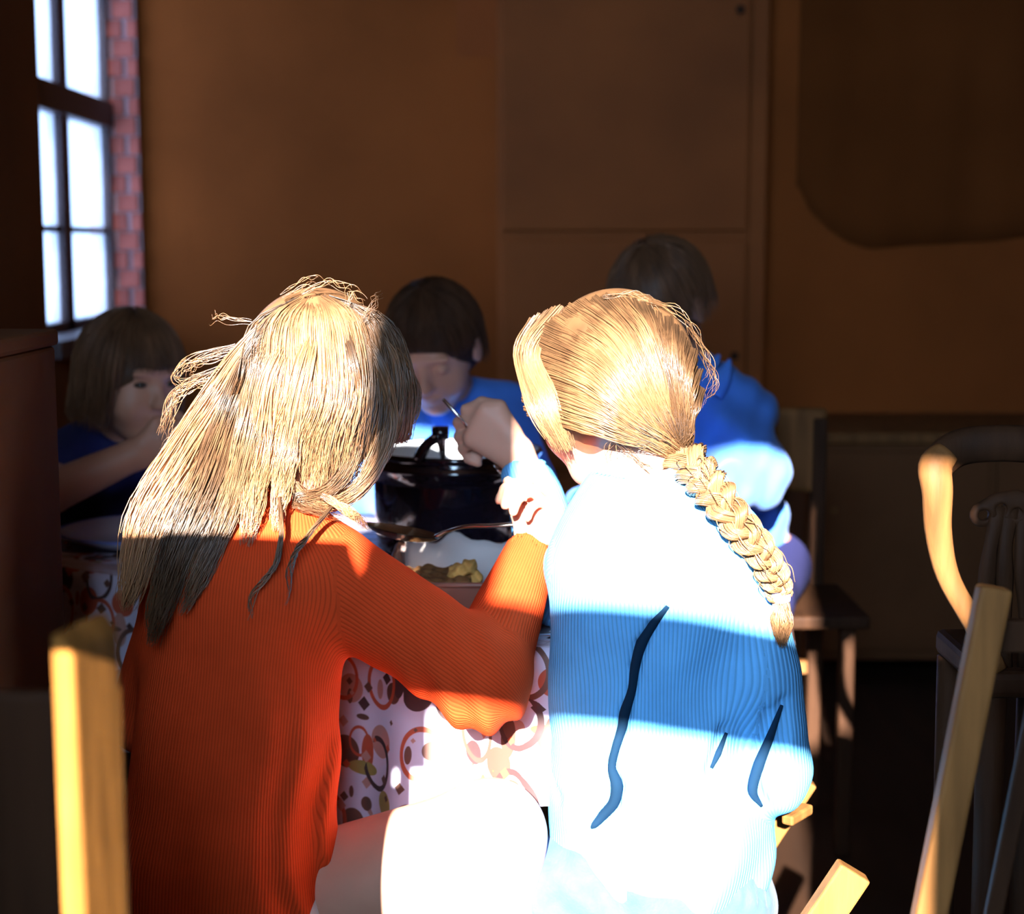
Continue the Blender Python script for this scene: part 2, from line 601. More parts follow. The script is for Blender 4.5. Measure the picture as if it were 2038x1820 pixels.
def polygonize(f, lo, hi, h, B=6):
    lo, hi = np.asarray(lo, float), np.asarray(hi, float)
    nb = np.ceil((hi - lo) / (h * B)).astype(int)
    n = nb * B
    gx = [lo[i] + (np.arange(nb[i]) + .5) * B * h for i in range(3)]
    C = np.stack(np.meshgrid(*gx, indexing='ij'), -1).reshape(-1, 3).astype(np.float32)
    dc = np.concatenate([f(c) for c in np.array_split(C, max(1, len(C) // 200000))])
    act = np.abs(dc) < h * B * 1.55
    val = np.repeat(np.repeat(np.repeat(dc.reshape(nb), B, 0), B, 1), B, 2).astype(np.float32)
    ai = np.argwhere(act.reshape(nb))
    loc = np.stack(np.meshgrid(*([np.arange(B)] * 3), indexing='ij'), -1).reshape(-1, 3)
    for ch in np.array_split(ai, max(1, len(ai) // 1500)):
        if not len(ch): continue
        idx = (ch[:, None, :] * B + loc[None]).reshape(-1, 3)
        p = (lo + idx * h).astype(np.float32)
        val[idx[:, 0], idx[:, 1], idx[:, 2]] = f(p)
    s = val < 0
    c8 = [(i, j, k) for i in (0, 1) for j in (0, 1) for k in (0, 1)]
    m = n - 1
    cnt = np.zeros(m, np.int8)
    for (i, j, k) in c8:
        cnt += s[i:i + m[0], j:j + m[1], k:k + m[2]]
    cells = np.argwhere((cnt > 0) & (cnt < 8))
    cid = -np.ones(m, np.int32)
    cid[cells[:, 0], cells[:, 1], cells[:, 2]] = np.arange(len(cells))
    acc = np.zeros((len(cells), 3)); w = np.zeros(len(cells))
    cv = {c: val[cells[:, 0] + c[0], cells[:, 1] + c[1], cells[:, 2] + c[2]] for c in c8}
    for a in c8:
        for ax in range(3):
            if a[ax]: continue
            b = list(a); b[ax] = 1; b = tuple(b)
            va, vb = cv[a], cv[b]
            cr = (va < 0) != (vb < 0)
            t = np.where(cr, va / (va - vb + 1e-20), 0)
            pt = np.tile(np.array(a, float), (len(cells), 1)); pt[:, ax] += t
            acc += pt * cr[:, None]; w += cr
    V = lo + (cells + acc / w[:, None]) * h
    Q = []
    for ax in range(3):
        o1, o2 = [(1, 2), (2, 0), (0, 1)][ax]
        sl0 = [slice(None)] * 3; sl1 = [slice(None)] * 3
        sl0[ax], sl1[ax] = slice(0, -1), slice(1, None)
        A, Bb = s[tuple(sl0)], s[tuple(sl1)]
        e = np.argwhere(A != Bb)
        e = e[(e[:, o1] > 0) & (e[:, o2] > 0) & (e[:, o1] < m[o1]) & (e[:, o2] < m[o2])]
        ins = s[e[:, 0], e[:, 1], e[:, 2]]
        q = []
        for (d1, d2) in ((-1, -1), (0, -1), (0, 0), (-1, 0)):
            ee = e.copy(); ee[:, o1] += d1; ee[:, o2] += d2
            q.append(cid[ee[:, 0], ee[:, 1], ee[:, 2]])
        q = np.stack(q, 1)
        q[~ins] = q[~ins][:, ::-1]
        Q.append(q)
    Q = np.concatenate(Q)
    Q = Q[(Q >= 0).all(1)]
    return V, Q


def sdf_obj(name, f, lo, hi, h, m, parent=None, rib=None):
    V, Q = polygonize(f, lo, hi, h)
    me = mesh_np(name, V, Q)
    if rib is not None:
        at = me.attributes.new('rib', 'FLOAT', 'POINT')
        at.data.foreach_set('value', rib(V).astype(np.float32))
    return link(name, me, m, parent)


def trace(f, u, v, y0=1.3, y1=2.6, n=260):
    """first point of the surface f met from the camera through pixel (u, v)"""
    d = ray(u, v)
    t = np.linspace(y0, y1, n) / d[1]
    p = (CAM + t[:, None] * d).astype(np.float32)
    s = f(p)
    i = np.argmax(s < 0) if (s < 0).any() else int(np.argmin(s))
    return CAM + t[i] * d


def rib_coord(segs, spacing):
    """ribs run along the limb axes: (a, b, radius, seam direction)"""
    def f(V):
        best = np.full(len(V), 1e9); out = np.zeros(len(V))
        for (a, b, r, seam) in segs:
            a, b = np.asarray(a, float), np.asarray(b, float)
            ba = b - a
            h = np.clip(((V - a) @ ba) / (ba @ ba), 0, 1)
            q = V - a - h[:, None] * ba
            d = np.linalg.norm(q, axis=1) - r
            t = nrm(ba)
            e1 = nrm(np.asarray(seam, float) - t * np.dot(seam, t))
            e2 = np.cross(t, e1)
            ang = np.arctan2(q @ e2, -(q @ e1))
            w = d < best
            out[w] = (ang * r / spacing)[w]; best[w] = d[w]
        return out
    return f


def frame(fwd, up=(0, 0, 1)):
    f = nrm(fwd); u = np.asarray(up, float); u = nrm(u - f * np.dot(u, f)); r = np.cross(f, u)
    return np.stack([r, f, u], 1)          # columns: right, forward, up


def head_prims(s, c, R, k=1.0, closed=False):
    c = np.asarray(c, float)
    W = lambda x, y, z: c + R @ (np.array([x, y, z]) * k)
    s.u(ell(W(0, -.012, .020), np.array([.076, .092, .088]) * k, R), .03)
    s.u(ell(W(0, .025, -.035), np.array([.058, .058, .072]) * k, R), .03)
    s.u(ell(W(0, .052, -.088), np.array([.028, .026, .020]) * k, R), .025)
    for sx in (-1, 1):
        s.u(ell(W(.034 * sx, .052, -.040), np.array([.028, .026, .028]) * k, R), .02)
        s.u(ell(W(.030 * sx, .076, .024), np.array([.024, .008, .006]) * k, R), .012)
        s.sub(ell(W(.031 * sx, .088, .003), np.array([.016, .012, .010]) * k, R), .010)
        if closed:
            s.u(ell(W(.031 * sx, .072, .001), np.array([.014, .011, .009]) * k, R), .004)
        s.u(ell(W(.076 * sx, -.006, -.010), np.array([.009, .019, .029]) * k, R), .006)
        s.u(ell(W(.008 * sx, .090, -.030), np.array([.008, .009, .007]) * k, R), .008)
    s.u(cap(W(0, .080, .004), W(0, .098, -.026), .007 * k, .010 * k), .012)
    s.u(ell(W(0, .080, -.054), np.array([.020, .009, .005]) * k, R), .006)
    s.u(ell(W(0, .077, -.064), np.array([.017, .009, .006]) * k, R), .006)
    s.sub(cap(W(-.018, .089, -.059), W(.018, .089, -.059), .0022 * k), .003)


def hand_prims(s, w, f, n, side, k, curl, thumb=(.5, .6), spread=.0165):
    """palm, four jointed fingers and a thumb; f forward, n palm normal, side towards the thumb"""
    f, n, side = nrm(f), nrm(n), nrm(side)
    w = np.asarray(w, float)
    for i in range(4):
        o = (1.5 - i) * spread * k
        s.u(cap(w + side * o * .55, w + f * .078 * k + side * o, .0145 * k, .0125 * k), .014)
    L = [(.042, .026, .020), (.046, .030, .021), (.043, .028, .020), (.033, .021, .017)]
    for i in range(4):
        p = w + f * (.080 - .006 * abs(i - 1)) * k + side * (1.5 - i) * spread * k
        a = 0
        r = (.0098, .0100, .0094, .0082)[i] * k
        for j in range(3):
            a += curl[i][j] if hasattr(curl[i], '__len__') else curl[i]
            q = p + (f * math.cos(a) + n * math.sin(a)) * L[i][j] * k
            s.u(cap(p, q, r * (1 - .06 * j), r * (1 - .06 * (j + 1))), .0035)
            p = q
    p = w + f * .028 * k + side * .024 * k
    q = p + nrm(f * .75 + side * .65 + n * .25) * .040 * k
    s.u(cap(p, q, .0155 * k, .0115 * k), .012)
    q2 = q + nrm(f * math.cos(thumb[0]) - side * .15 + n * math.sin(thumb[0])) * .030 * k
    s.u(cap(q, q2, .0115 * k, .0102 * k), .004)
    q3 = q2 + nrm(f * math.cos(thumb[0] + thumb[1]) - side * .3 + n * math.sin(thumb[0] + thumb[1])) * .024 * k
    s.u(cap(q2, q3, .0102 * k, .0085 * k), .003)


# ------------------------------------------------------------------ hair
def strands_mesh(paths, r0, r1, sides=3, rs=None):
    """paths (N, M, 3) -> thin tapered tubes"""
    paths = np.asarray(paths, float)
    N, Mn = paths.shape[:2]
    T = np.gradient(paths, axis=1)
    T /= np.linalg.norm(T, axis=2, keepdims=True) + 1e-12
    ref = np.array([.3, 1.0, .2])
    U = np.cross(T, ref); U /= np.linalg.norm(U, axis=2, keepdims=True) + 1e-9
    W = np.cross(T, U)
    t = np.linspace(0, 1, Mn)
    r = (r0 * (1 - t ** 3) + r1 * t ** 3)[None, :, None] * RNG.uniform(.7, 1.25, (N, 1, 1))
    if rs is not None: r = r * rs[:, None, None]
    V = np.stack([paths + r * (math.cos(a) * U + math.sin(a) * W)
                  for a in [2 * math.pi * q / sides for q in range(sides)]], 2).reshape(-1, 3)
    base = (np.arange(N)[:, None, None] * Mn + np.arange(Mn - 1)[None, :, None]) * sides
    k = np.arange(sides)[None, None, :]
    k2 = (k + 1) % sides
    Q = np.stack([base + k, base + k2, base + sides + k2, base + sides + k], -1).reshape(-1, 4)
    return V, Q


def lock(ctrl, width, depth, n, M_=16, frizz=.0015, vary=.12, clump=.0):
    """bundle of strands along a guide; width / depth in metres per control point"""
    G = catmull(ctrl, M_)
    Wd = np.interp(np.linspace(0, 1, M_), np.linspace(0, 1, len(width)), width)
    Dp = np.interp(np.linspace(0, 1, M_), np.linspace(0, 1, len(depth)), depth)
    T = np.gradient(G, axis=0); T /= np.linalg.norm(T, axis=1, keepdims=True) + 1e-12
    vd = G - CAM; vd /= np.linalg.norm(vd, axis=1, keepdims=True)
    N1 = np.cross(T, vd); N1 /= np.linalg.norm(N1, axis=1, keepdims=True) + 1e-9
    N2 = np.cross(N1, T)
    a = RNG.uniform(0, 2 * math.pi, n); q = np.sqrt(RNG.uniform(0, 1, n))
    x, y = q * np.cos(a), q * np.sin(a)
    if clump:
        c = RNG.uniform(-1, 1, (max(3, n // 25), 2))
        ci = RNG.integers(0, len(c), n)
        x = x * (1 - clump) + c[ci, 0] * clump; y = y * (1 - clump) + c[ci, 1] * clump
    pth = G[None] + x[:, None, None] * (Wd[:, None] * N1)[None] + y[:, None, None] * (Dp[:, None] * N2)[None]
    ph = RNG.uniform(0, 6.28, (n, 1)); fr = RNG.uniform(2, 7, (n, 1)); t = np.linspace(0, 1, M_)[None]
    pth += (np.sin(ph + fr * t * 3)[..., None] * N1[None] + np.cos(ph * 1.7 + fr * t * 2.3)[..., None] * N2[None]) \
        * frizz * (t ** .7)[..., None]
    # strands end at different lengths
    e = 1 - RNG.uniform(0, vary, n)
    ts = np.linspace(0, 1, M_)
    out = np.empty_like(pth)
    for i in range(n):
        tt = ts * e[i]
        for c in range(3): out[i, :, c] = np.interp(tt, ts, pth[i, :, c])
    return out


def push_out(pth, c, R, r):
    """keep strands outside the skull ellipsoid"""
    q = (pth - c) @ R / r
    l = np.linalg.norm(q, axis=-1, keepdims=True)
    q = np.where(l < 1, q / np.maximum(l, 1e-6), q)
    return (q * r) @ R.T + c


def cap_hair(c, R, r, zend, n, M_=14, part=(0, -.02), lift=.008, hang=1.0, frizz=.002, jit=.012):
    """combed-down hair: from the crown over the skull to zend(azimuth), azimuth 0 = face"""
    ph = RNG.uniform(-math.pi, math.pi, n)
    out = np.zeros((n, M_, 3))
    lay = RNG.uniform(0, 1, n)
    for i in range(n):
        rr = r + lift * (.2 + lay[i])
        ze = zend(ph[i]) + RNG.normal(0, jit)
        t0 = RNG.uniform(.02, .95) ** 1.0
        x, y = math.sin(ph[i]), math.cos(ph[i])
        pts = []
        for t in np.linspace(t0 * .6, 1, 26):
            th = t * math.pi / 2 * 1.06
            pts.append([rr[0] * math.sin(th) * x, rr[1] * math.sin(th) * y, rr[2] * math.cos(th)])
        pts = np.array(pts)
        if ze < pts[-1, 2]:
            k = np.linspace(0, 1, 12)[1:, None]
            endp = pts[-1] * np.array([hang, hang, 0]) + np.array([0, 0, ze])
            pts = np.vstack([pts, pts[-1] * (1 - k) + endp * k])
        else:
            pts = pts[pts[:, 2] >= ze] if (pts[:, 2] >= ze).sum() > 3 else pts[:4]
        L = np.concatenate([[0], np.cumsum(np.linalg.norm(np.diff(pts, axis=0), axis=1))])
        s = np.linspace(0, L[-1], M_)
        for k in range(3): out[i, :, k] = np.interp(s, L, pts[:, k])
    t = np.linspace(0, 1, M_)[None]
    p1 = RNG.uniform(0, 6.28, (n, 1))
    out += np.stack([np.sin(p1 + 5 * t), np.cos(p1 * 2 + 4 * t), np.sin(p1 * 3 + 4 * t) * .3], -1) * frizz * t[..., None]
    return out @ R.T + c


def hair_obj(name, groups, capf, m, parent, r0=.00075, r1=.0002, bounds=None, h=.006, roots=1.0):
    Vs, Qs, off = [], [], 0
    if capf is not None:
        V, Q = polygonize(capf, bounds[0], bounds[1], h)
        Vs.append(V); Qs.append(Q); off = len(V)
    tn = [np.full(off, .55)]
    by = {}
    for g in groups:
        g, tone, rs = (tuple(g) + (1.0,))[:3] if isinstance(g, tuple) else (g, 1.0, 1.0)
        by.setdefault(g.shape[1], []).append((g, tone, rs))
    for k, gs in by.items():
        V, Q = strands_mesh(np.concatenate([g[0] for g in gs]), r0, r1, rs=np.concatenate([np.full(len(g[0]), g[2]) for g in gs]))
        Vs.append(V); Qs.append(Q + off); off += len(V)
        root = np.repeat(np.interp(np.linspace(0, 1, k), [0, .12, .34, 1], [roots, roots, 1, 1]), 3)  # strand roots darkened, painted shade of the crown
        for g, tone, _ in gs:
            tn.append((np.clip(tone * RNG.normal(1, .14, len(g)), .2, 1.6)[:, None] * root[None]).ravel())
    me = mesh_np(name, np.concatenate(Vs), np.concatenate(Qs))
    at = me.attributes.new('tone', 'FLOAT', 'POINT')
    at.data.foreach_set('value', np.concatenate(tn).astype(np.float32))
    return link(name, me, m, parent)


def wavy(p, fx, fy, fz, ph, amp):
    return amp * np.sin(p[..., 0] * fx + p[..., 1] * fy + p[..., 2] * fz + ph)


# ------------------------------------------------------------------ furniture along the back wall
cb = empty('tall_cupboard', (.36, 4.5, FLOOR), 'tall brown cupboard against the back wall behind the braided girl', 'cupboard')
x0, x1 = P(990, 300, 4.46)[0], P(1528, 300, 4.46)[0]
MB().box(x0, x1, 4.46, 4.655, FLOOR, 2.3).build('carcass', M['cupboard'], cb, bevel=.004)
xm = x1 - .055
for (a, b, c, d) in ((x0 + .012, xm, 1.10, 2.26), (x0 + .012, xm, .45, 1.075), (x0 + .012, xm, FLOOR + .06, .43)):
    dr = MB().box(a, b, 4.44, 4.461, c, d).build('door', M['cupboard'], cb, bevel=.004)
    MB().tube([(b - .03, 4.44, (c + d) / 2), (b - .03, 4.425, (c + d) / 2)], [.008, .012], 10).build('knob', M['wood_dark'], dr)
MB().box(xm + .006, x1 - .004, 4.446, 4.461, FLOOR + .06, 2.26).build('stile', M['cupboard'], cb, bevel=.003)

# orange sheet pinned high on the back wall
a, b = P(903, 92, 4.43), P(1040, 92, 4.43)
tag(MB().box(a[0], x0 - .002, 4.653, 4.659, a[2], a[2] + .35).build('paper_sheet', M['poster']),
    'orange paper sheet pinned high on the wall beside the tall cupboard', 'poster')

# added brown sheet standing in for a shadowy rounded patch, upper right wall
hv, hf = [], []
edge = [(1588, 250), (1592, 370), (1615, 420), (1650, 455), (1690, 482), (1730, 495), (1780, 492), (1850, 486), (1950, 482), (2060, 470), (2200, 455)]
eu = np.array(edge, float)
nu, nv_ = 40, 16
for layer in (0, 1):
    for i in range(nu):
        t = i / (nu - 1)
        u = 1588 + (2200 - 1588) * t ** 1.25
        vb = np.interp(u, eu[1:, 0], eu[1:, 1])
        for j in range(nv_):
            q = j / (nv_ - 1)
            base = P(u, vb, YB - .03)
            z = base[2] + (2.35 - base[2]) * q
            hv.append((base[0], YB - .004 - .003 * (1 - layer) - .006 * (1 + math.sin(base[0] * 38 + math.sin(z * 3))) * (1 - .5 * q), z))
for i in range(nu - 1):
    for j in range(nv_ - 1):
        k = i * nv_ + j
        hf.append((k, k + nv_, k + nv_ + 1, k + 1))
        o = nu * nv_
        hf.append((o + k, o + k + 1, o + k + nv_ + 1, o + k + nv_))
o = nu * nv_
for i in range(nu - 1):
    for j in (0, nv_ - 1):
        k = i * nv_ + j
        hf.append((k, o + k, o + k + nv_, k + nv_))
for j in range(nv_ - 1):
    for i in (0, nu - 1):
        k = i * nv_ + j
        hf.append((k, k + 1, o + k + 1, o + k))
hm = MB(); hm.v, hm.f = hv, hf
tag(hm.build('wall_shade_sheet', M['hanging'], smooth=True), 'dark brown sheet standing in for a shadowy patch, upper right back wall', 'wall hanging')

# low sideboard under it
sb = empty('sideboard', (1.2, 4.4, FLOOR), 'low dark sideboard under the added dark sheet on the back wall', 'sideboard')
zt = P(1800, 862, 4.15)[2]
sx0 = P(1600, 862, 4.2)[0]
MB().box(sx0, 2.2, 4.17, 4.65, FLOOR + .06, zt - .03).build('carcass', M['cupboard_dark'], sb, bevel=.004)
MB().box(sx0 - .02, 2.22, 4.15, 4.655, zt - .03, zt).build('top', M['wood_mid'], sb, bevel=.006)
for k in range(3):
    a = sx0 + .02 + k * (2.2 - sx0 - .02) / 3
    dr = MB().box(a, a + (2.2 - sx0 - .02) / 3 - .02, 4.155, 4.171, FLOOR + .09, zt - .05).build('door', M['cupboard_dark'], sb, bevel=.003)
    MB().tube([(a + .05, 4.155, zt - .2), (a + .05, 4.14, zt - .2)], [.008, .012], 8).build('knob', M['wood_mid'], dr)

# dark cupboard standing against the left wall (cuts the frame at the left)
cx = P(118, 900, 1.95)[0]
ct = P(60, 655, 1.95)[2]
lc = empty('low_cupboard', (cx - .28, 1.75, FLOOR), 'dark unlit cupboard at the left edge beside the long-haired girl', 'cupboard')
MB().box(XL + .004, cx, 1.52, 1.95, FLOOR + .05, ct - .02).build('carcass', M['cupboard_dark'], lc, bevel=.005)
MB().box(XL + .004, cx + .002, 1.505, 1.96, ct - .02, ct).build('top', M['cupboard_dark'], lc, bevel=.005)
for k in range(2):
    w_ = (cx - XL - .02) / 2
    a = XL + .01 + k * w_
    dr = MB().box(a, a + w_ - .008, 1.505, 1.521, FLOOR + .08, ct - .04).build('door', M['cupboard_dark'], lc, bevel=.003)
    MB().tube([(a + w_ - .04, 1.505, .5), (a + w_ - .04, 1.49, .5)], [.006, .009], 8).build('knob', M['wood_mid'], dr)
MB().box(XL + .02, cx - .02, 1.55, 1.94, FLOOR, FLOOR + .05).build('plinth', M['cupboard_dark'], lc)

# added unseen chest left of the camera, blocks light from the orange sweater
ch = empty('shade_chest', (-.66, .42, FLOOR), 'added unseen chest of drawers shading the orange sweater', 'chest')
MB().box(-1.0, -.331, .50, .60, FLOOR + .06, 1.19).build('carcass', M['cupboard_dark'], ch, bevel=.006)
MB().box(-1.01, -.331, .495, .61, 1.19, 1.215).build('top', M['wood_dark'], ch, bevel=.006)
MB().box(-.333, -.285, .50, .55, .996, 1.08).build('post_shade_block', M['wood_dark'], ch, bevel=.004)  # added unseen block that shades the top of the foreground post
for k in range(3):
    z_ = FLOOR + .10 + k * .36
    dr = MB().box(-.985, -.36, .60, .615, z_, z_ + .34).build('drawer', M['wood_dark'], ch, bevel=.004)
    for kx in (-.83, -.51):
        MB().tube([(kx, .615, z_ + .14), (kx, .635, z_ + .14)], [.008, .013], 8).build('knob', M['wood_mid'], dr)
for (fx, fy) in ((-.97, .525), (-.37, .525), (-.97, .575), (-.37, .575)):
    MB().box(fx - .02, fx + .02, fy - .02, fy + .02, FLOOR, FLOOR + .06).build('foot', M['wood_dark'], ch)

# ------------------------------------------------------------------ the table and its cloth
TZ0 = .58
NC = np.array([.06, 1.90]); E1 = np.array([-.82, .5724]); E2 = np.array([.5724, .82]); L1, L2 = 1.12, .63
tt = lambda a, b: NC + a * E1 + b * E2
ctr = tt(L1 / 2, L2 / 2)
tb = empty('dining_table', (ctr[0], ctr[1], FLOOR), 'rectangular wooden table under the printed cloth', 'table')
c0 = tt(.02, .02)
mb = MB(); mb.obox((c0[0], c0[1], TZ0 - .03), (*(E2 * (L2 - .04)), 0), (*(E1 * (L1 - .04)), 0), (0, 0, .026))
mb.build('tabletop', M['wood_mid'], tb, bevel=.004)
for (a, b) in ((.09, .09), (L1 - .09, .09), (.09, L2 - .09), (L1 - .09, L2 - .09)):
    q = tt(a, b)
    MB().tube([(q[0], q[1], FLOOR), (q[0], q[1], .2), (q[0], q[1], TZ0 - .03)], [.018, .024, .03], 12).build('leg', M['wood_mid'], tb, smooth=True)
for (a0, b0, a1, b1) in ((.09, .07, L1 - .09, .07), (.09, L2 - .07, L1 - .09, L2 - .07), (.07, .09, .07, L2 - .09), (L1 - .07, .09, L1 - .07, L2 - .09)):
    q, w_ = tt(a0, b0), tt(a1, b1)
    MB().bar((q[0], q[1], TZ0 - .065), (w_[0], w_[1], TZ0 - .065), .018, .065, side=(0, 0, 1) if 0 else np.cross([w_[0] - q[0], w_[1] - q[1], 0], [0, 0, 1])).build('apron', M['wood_mid'], tb)

per = []          # rounded outline: (a, b, outward normal in a/b)
rc = .04
for (ca, cbb, t0) in ((rc, rc, 180), (L1 - rc, rc, 270), (L1 - rc, L2 - rc, 0), (rc, L2 - rc, 90)):
    for k in range(9):
        an = math.radians(t0 + k * 90 / 8)
        per.append((ca + rc * math.cos(an), cbb + rc * math.sin(an), math.cos(an), math.sin(an)))
fine = []
for i in range(len(per)):
    p, q = np.array(per[i]), np.array(per[(i + 1) % len(per)])
    n_ = max(1, int(np.linalg.norm(q[:2] - p[:2]) / .012))
    for k in range(n_): fine.append(p + (q - p) * k / n_)
fine = np.array(fine)
NPer = len(fine)
sl = np.concatenate([[0], np.cumsum(np.linalg.norm(np.diff(np.vstack([fine, fine[:1]])[:, :2], axis=0), axis=1))])
cv, cf, cuv = [], [], []
rows = [(-1, 0)] + [(0, 0)] + [(1, k / 14) for k in range(1, 15)]


def hem(a, b):
    if b < .06:
        return np.interp(a, [0, .08, .16, .30, .6, L1], [.40, .375, .29, .285, .31, .33])
    if a < .06:
        return np.interp(b, [0, .1, .4, L2], [.40, .36, .30, .33])
    return .33


for (kind, q) in rows:
    for i in range(NPer):
        a, b, na, nb = fine[i]
        if kind == -1:
            g = tt(a - na * .05, b - nb * .05); z = TZ0
            uvq = (g[0], g[1])
        else:
            drop = (TZ0 - hem(a, b)) * q
            fold = .016 * q ** .7 * (math.sin(sl[i] * 31) + .5 * math.sin(sl[i] * 53 + 1.3)) + .02 * q
            o_ = .003 + fold
            g = tt(a + na * o_, b + nb * o_)
            z = TZ0 - drop - (.0 if q == 0 else 0)
            uvq = (sl[i] + 3, -drop)
        cv.append((g[0], g[1], z)); cuv.append(uvq)
for r_ in range(len(rows) - 1):
    for i in range(NPer):
        i2 = (i + 1) % NPer
        cf.append((r_ * NPer + i, (r_ + 1) * NPer + i, (r_ + 1) * NPer + i2, r_ * NPer + i2))
cf.append(tuple(range(NPer)))
me = bpy.data.meshes.new('tablecloth')
me.from_pydata(cv, [], cf); me.update()
uvl = me.uv_layers.new(name='UVMap')
for lp in me.loops:
    uvl.data[lp.index].uv = cuv[lp.vertex_index]
cl = link('tablecloth', me, M['cloth'])
sm_ = cl.modifiers.new('thickness', 'SOLIDIFY'); sm_.thickness = .002; sm_.offset = 1
tag(cl, 'printed tablecloth with small kitchen motifs hanging over the table', 'tablecloth')

# ------------------------------------------------------------------ things on the table
TS = TZ0 + .002
# baking tin
tin = empty('baking_tin', (-.03, 2.17, TS), 'brown baking tin lined with white paper in front of the pot', 'baking tin')
tx0, tx1, ty0, ty1, tz = -.165, .075, 2.03, 2.31, .632
bs = .014
mb = MB()
for (xa, xb, ya, yb, za, zb) in ((tx0 + bs, tx1 - bs, ty0 + bs, ty1 - bs, TS, TS + .003),):
    mb.box(xa, xb, ya, yb, za, zb)
co_b = [(tx0 + bs, ty0 + bs), (tx1 - bs, ty0 + bs), (tx1 - bs, ty1 - bs), (tx0 + bs, ty1 - bs)]
co_t = [(tx0, ty0), (tx1, ty0), (tx1, ty1), (tx0, ty1)]
cc = ((tx0 + tx1) / 2, (ty0 + ty1) / 2)
inn = lambda p, d: (p[0] + math.copysign(d, cc[0] - p[0]), p[1] + math.copysign(d, cc[1] - p[1]))
for i in range(4):
    j = (i + 1) % 4
    ib, jb, it, jt = co_b[i], co_b[j], co_t[i], co_t[j]
    d = .002
    mb.quadbox([(*ib, TS), (*jb, TS), (*inn(jb, d), TS), (*inn(ib, d), TS),
                (*it, tz), (*jt, tz), (*inn(jt, d), tz), (*inn(it, d), tz)])
mb.build('pan', M['tin'], tin)
MB().tube([(*p, tz) for p in co_t + co_t[:1]], .0035, 8).build('rolled_rim', M['tin'], tin, smooth=True)
# paper lining
lv, lf = [], []
n1, n2 = 26, 22
for j in range(n2):
    for i in range(n1):
        x = tx0 + .012 + (tx1 - tx0 - .024) * i / (n1 - 1)
        t = j / (n2 - 1)
        y = ty0 + .03 + (ty1 - ty0 - .052) * min(1, t * 1.35)
        z = TS + .006
        if t > .74:
            z += (t - .74) / .26 * (.055 + .006 * math.sin(x * 60) + .004 * math.sin(x * 130))
            y += (t - .74) * .05
        z += .0016 * math.sin(x * 90 + y * 50)
        lv.append((x, y, z))
for j in range(n2 - 1):
    for i in range(n1 - 1):
        k = j * n1 + i
        lf.append((k, k + 1, k + n1 + 1, k + n1))
mb = MB(); mb.v, mb.f = lv, lf
o = mb.build('paper_lining', M['paper'], tin, smooth=True)
md = o.modifiers.new('thickness', 'SOLIDIFY'); md.thickness = .0012
# slice of cake
ck = SDF().u(cap((-.125, 2.115, .612), (-.078, 2.118, .612), .022), .01)
ck.ops = [(1, lambda p: np.maximum(np.maximum(np.abs(p[..., 0] + .100) - .040, np.abs(p[..., 1] - 2.115) - .05), np.abs(p[..., 2] - .607) - .0185) - .004, .01)]
ck.disp(lambda p: .0022 * np.sin(p[..., 0] * 210) * np.sin(p[..., 1] * 190 + 1) + .0018 * np.sin(p[..., 2] * 330 + p[..., 0] * 130))
tag(sdf_obj('cake_slice', ck, (-.16, 2.05, .58), (-.04, 2.18, .65), .0022, M['cake']),
    'dark brown slab of cake lying in the paper-lined tin', 'cake')
cr = SDF()
cc_ = P(925, 1142, 2.11)
for k in range(16):
    d = RNG.normal(0, 1, 3); d /= np.linalg.norm(d)
    cr.u(ell(cc_ + d * np.array([.016, .015, .012]), np.array([.010, .010, .009]) * RNG.uniform(.6, 1.1)), .003)
cr.disp(lambda p: .0016 * np.sin(p[..., 0] * 420) * np.sin(p[..., 2] * 380))
tag(sdf_obj('pastry_lump', cr, cc_ - .04, cc_ + .04, .0018, M['crust']),
    'crumpled yellow pastry lump beside the brown cake', 'pastry')

# cooking pot
pc = np.array([-.088, 2.56, TS])
pot = empty('cooking_pot', tuple(pc), 'dark enamel cooking pot with white inside at the middle of the table', 'pot')
pr, phh = .131, .158
MB().lathe([(0, .0), (pr * .86, .0), (pr * .95, .006), (pr * .985, .03), (pr, .11), (pr * 1.0, phh - .03), (pr * 1.035, phh - .026),
            (pr * 1.035, phh - .02), (pr * 1.0, phh - .016), (pr * 1.02, phh - .003), (pr * 1.02, phh)], pc, 72).build('body', M['enamel_dark'], pot, smooth=True)
MB().lathe([(pr * 1.02, phh), (pr * .985, phh + .001), (pr * .965, phh - .02), (pr * .96, .05), (pr * .9, .012), (0, .008)], pc, 72).build('lining', M['enamel_white'], pot, smooth=True)
MB().lathe([(pr * 1.03, phh - .008), (pr * 1.045, phh - .003), (pr * 1.03, phh + .002), (pr * 1.0, phh + .002)], pc, 72).build('rim', M['enamel_dark'], pot, smooth=True)
yb_ = pc[1] - pr * .98
a, b, c = P(832, 916, yb_), P(877, 866, yb_ - .004), P(882, 912, yb_)
MB().tube(catmull([a, (a + b) / 2 + np.array([-.004, 0, .004]), b], 10), [.0085, .009, .0095, .009, .0085, .008, .008, .0085, .0095, .0105], 10).build('handle_arm', M['enamel_dark'], pot, smooth=True)
MB().tube([b + np.array([-.004, 0, .004]), b, c], [.011, .009, .004], 10).build('handle_prong', M['steel'], pot, smooth=True)
MB().tube([b + np.array([-.013, 0, .003]), b + np.array([.012, 0, .003])], .0105, 12).build('handle_knob', M['enamel_dark'], pot, smooth=True)

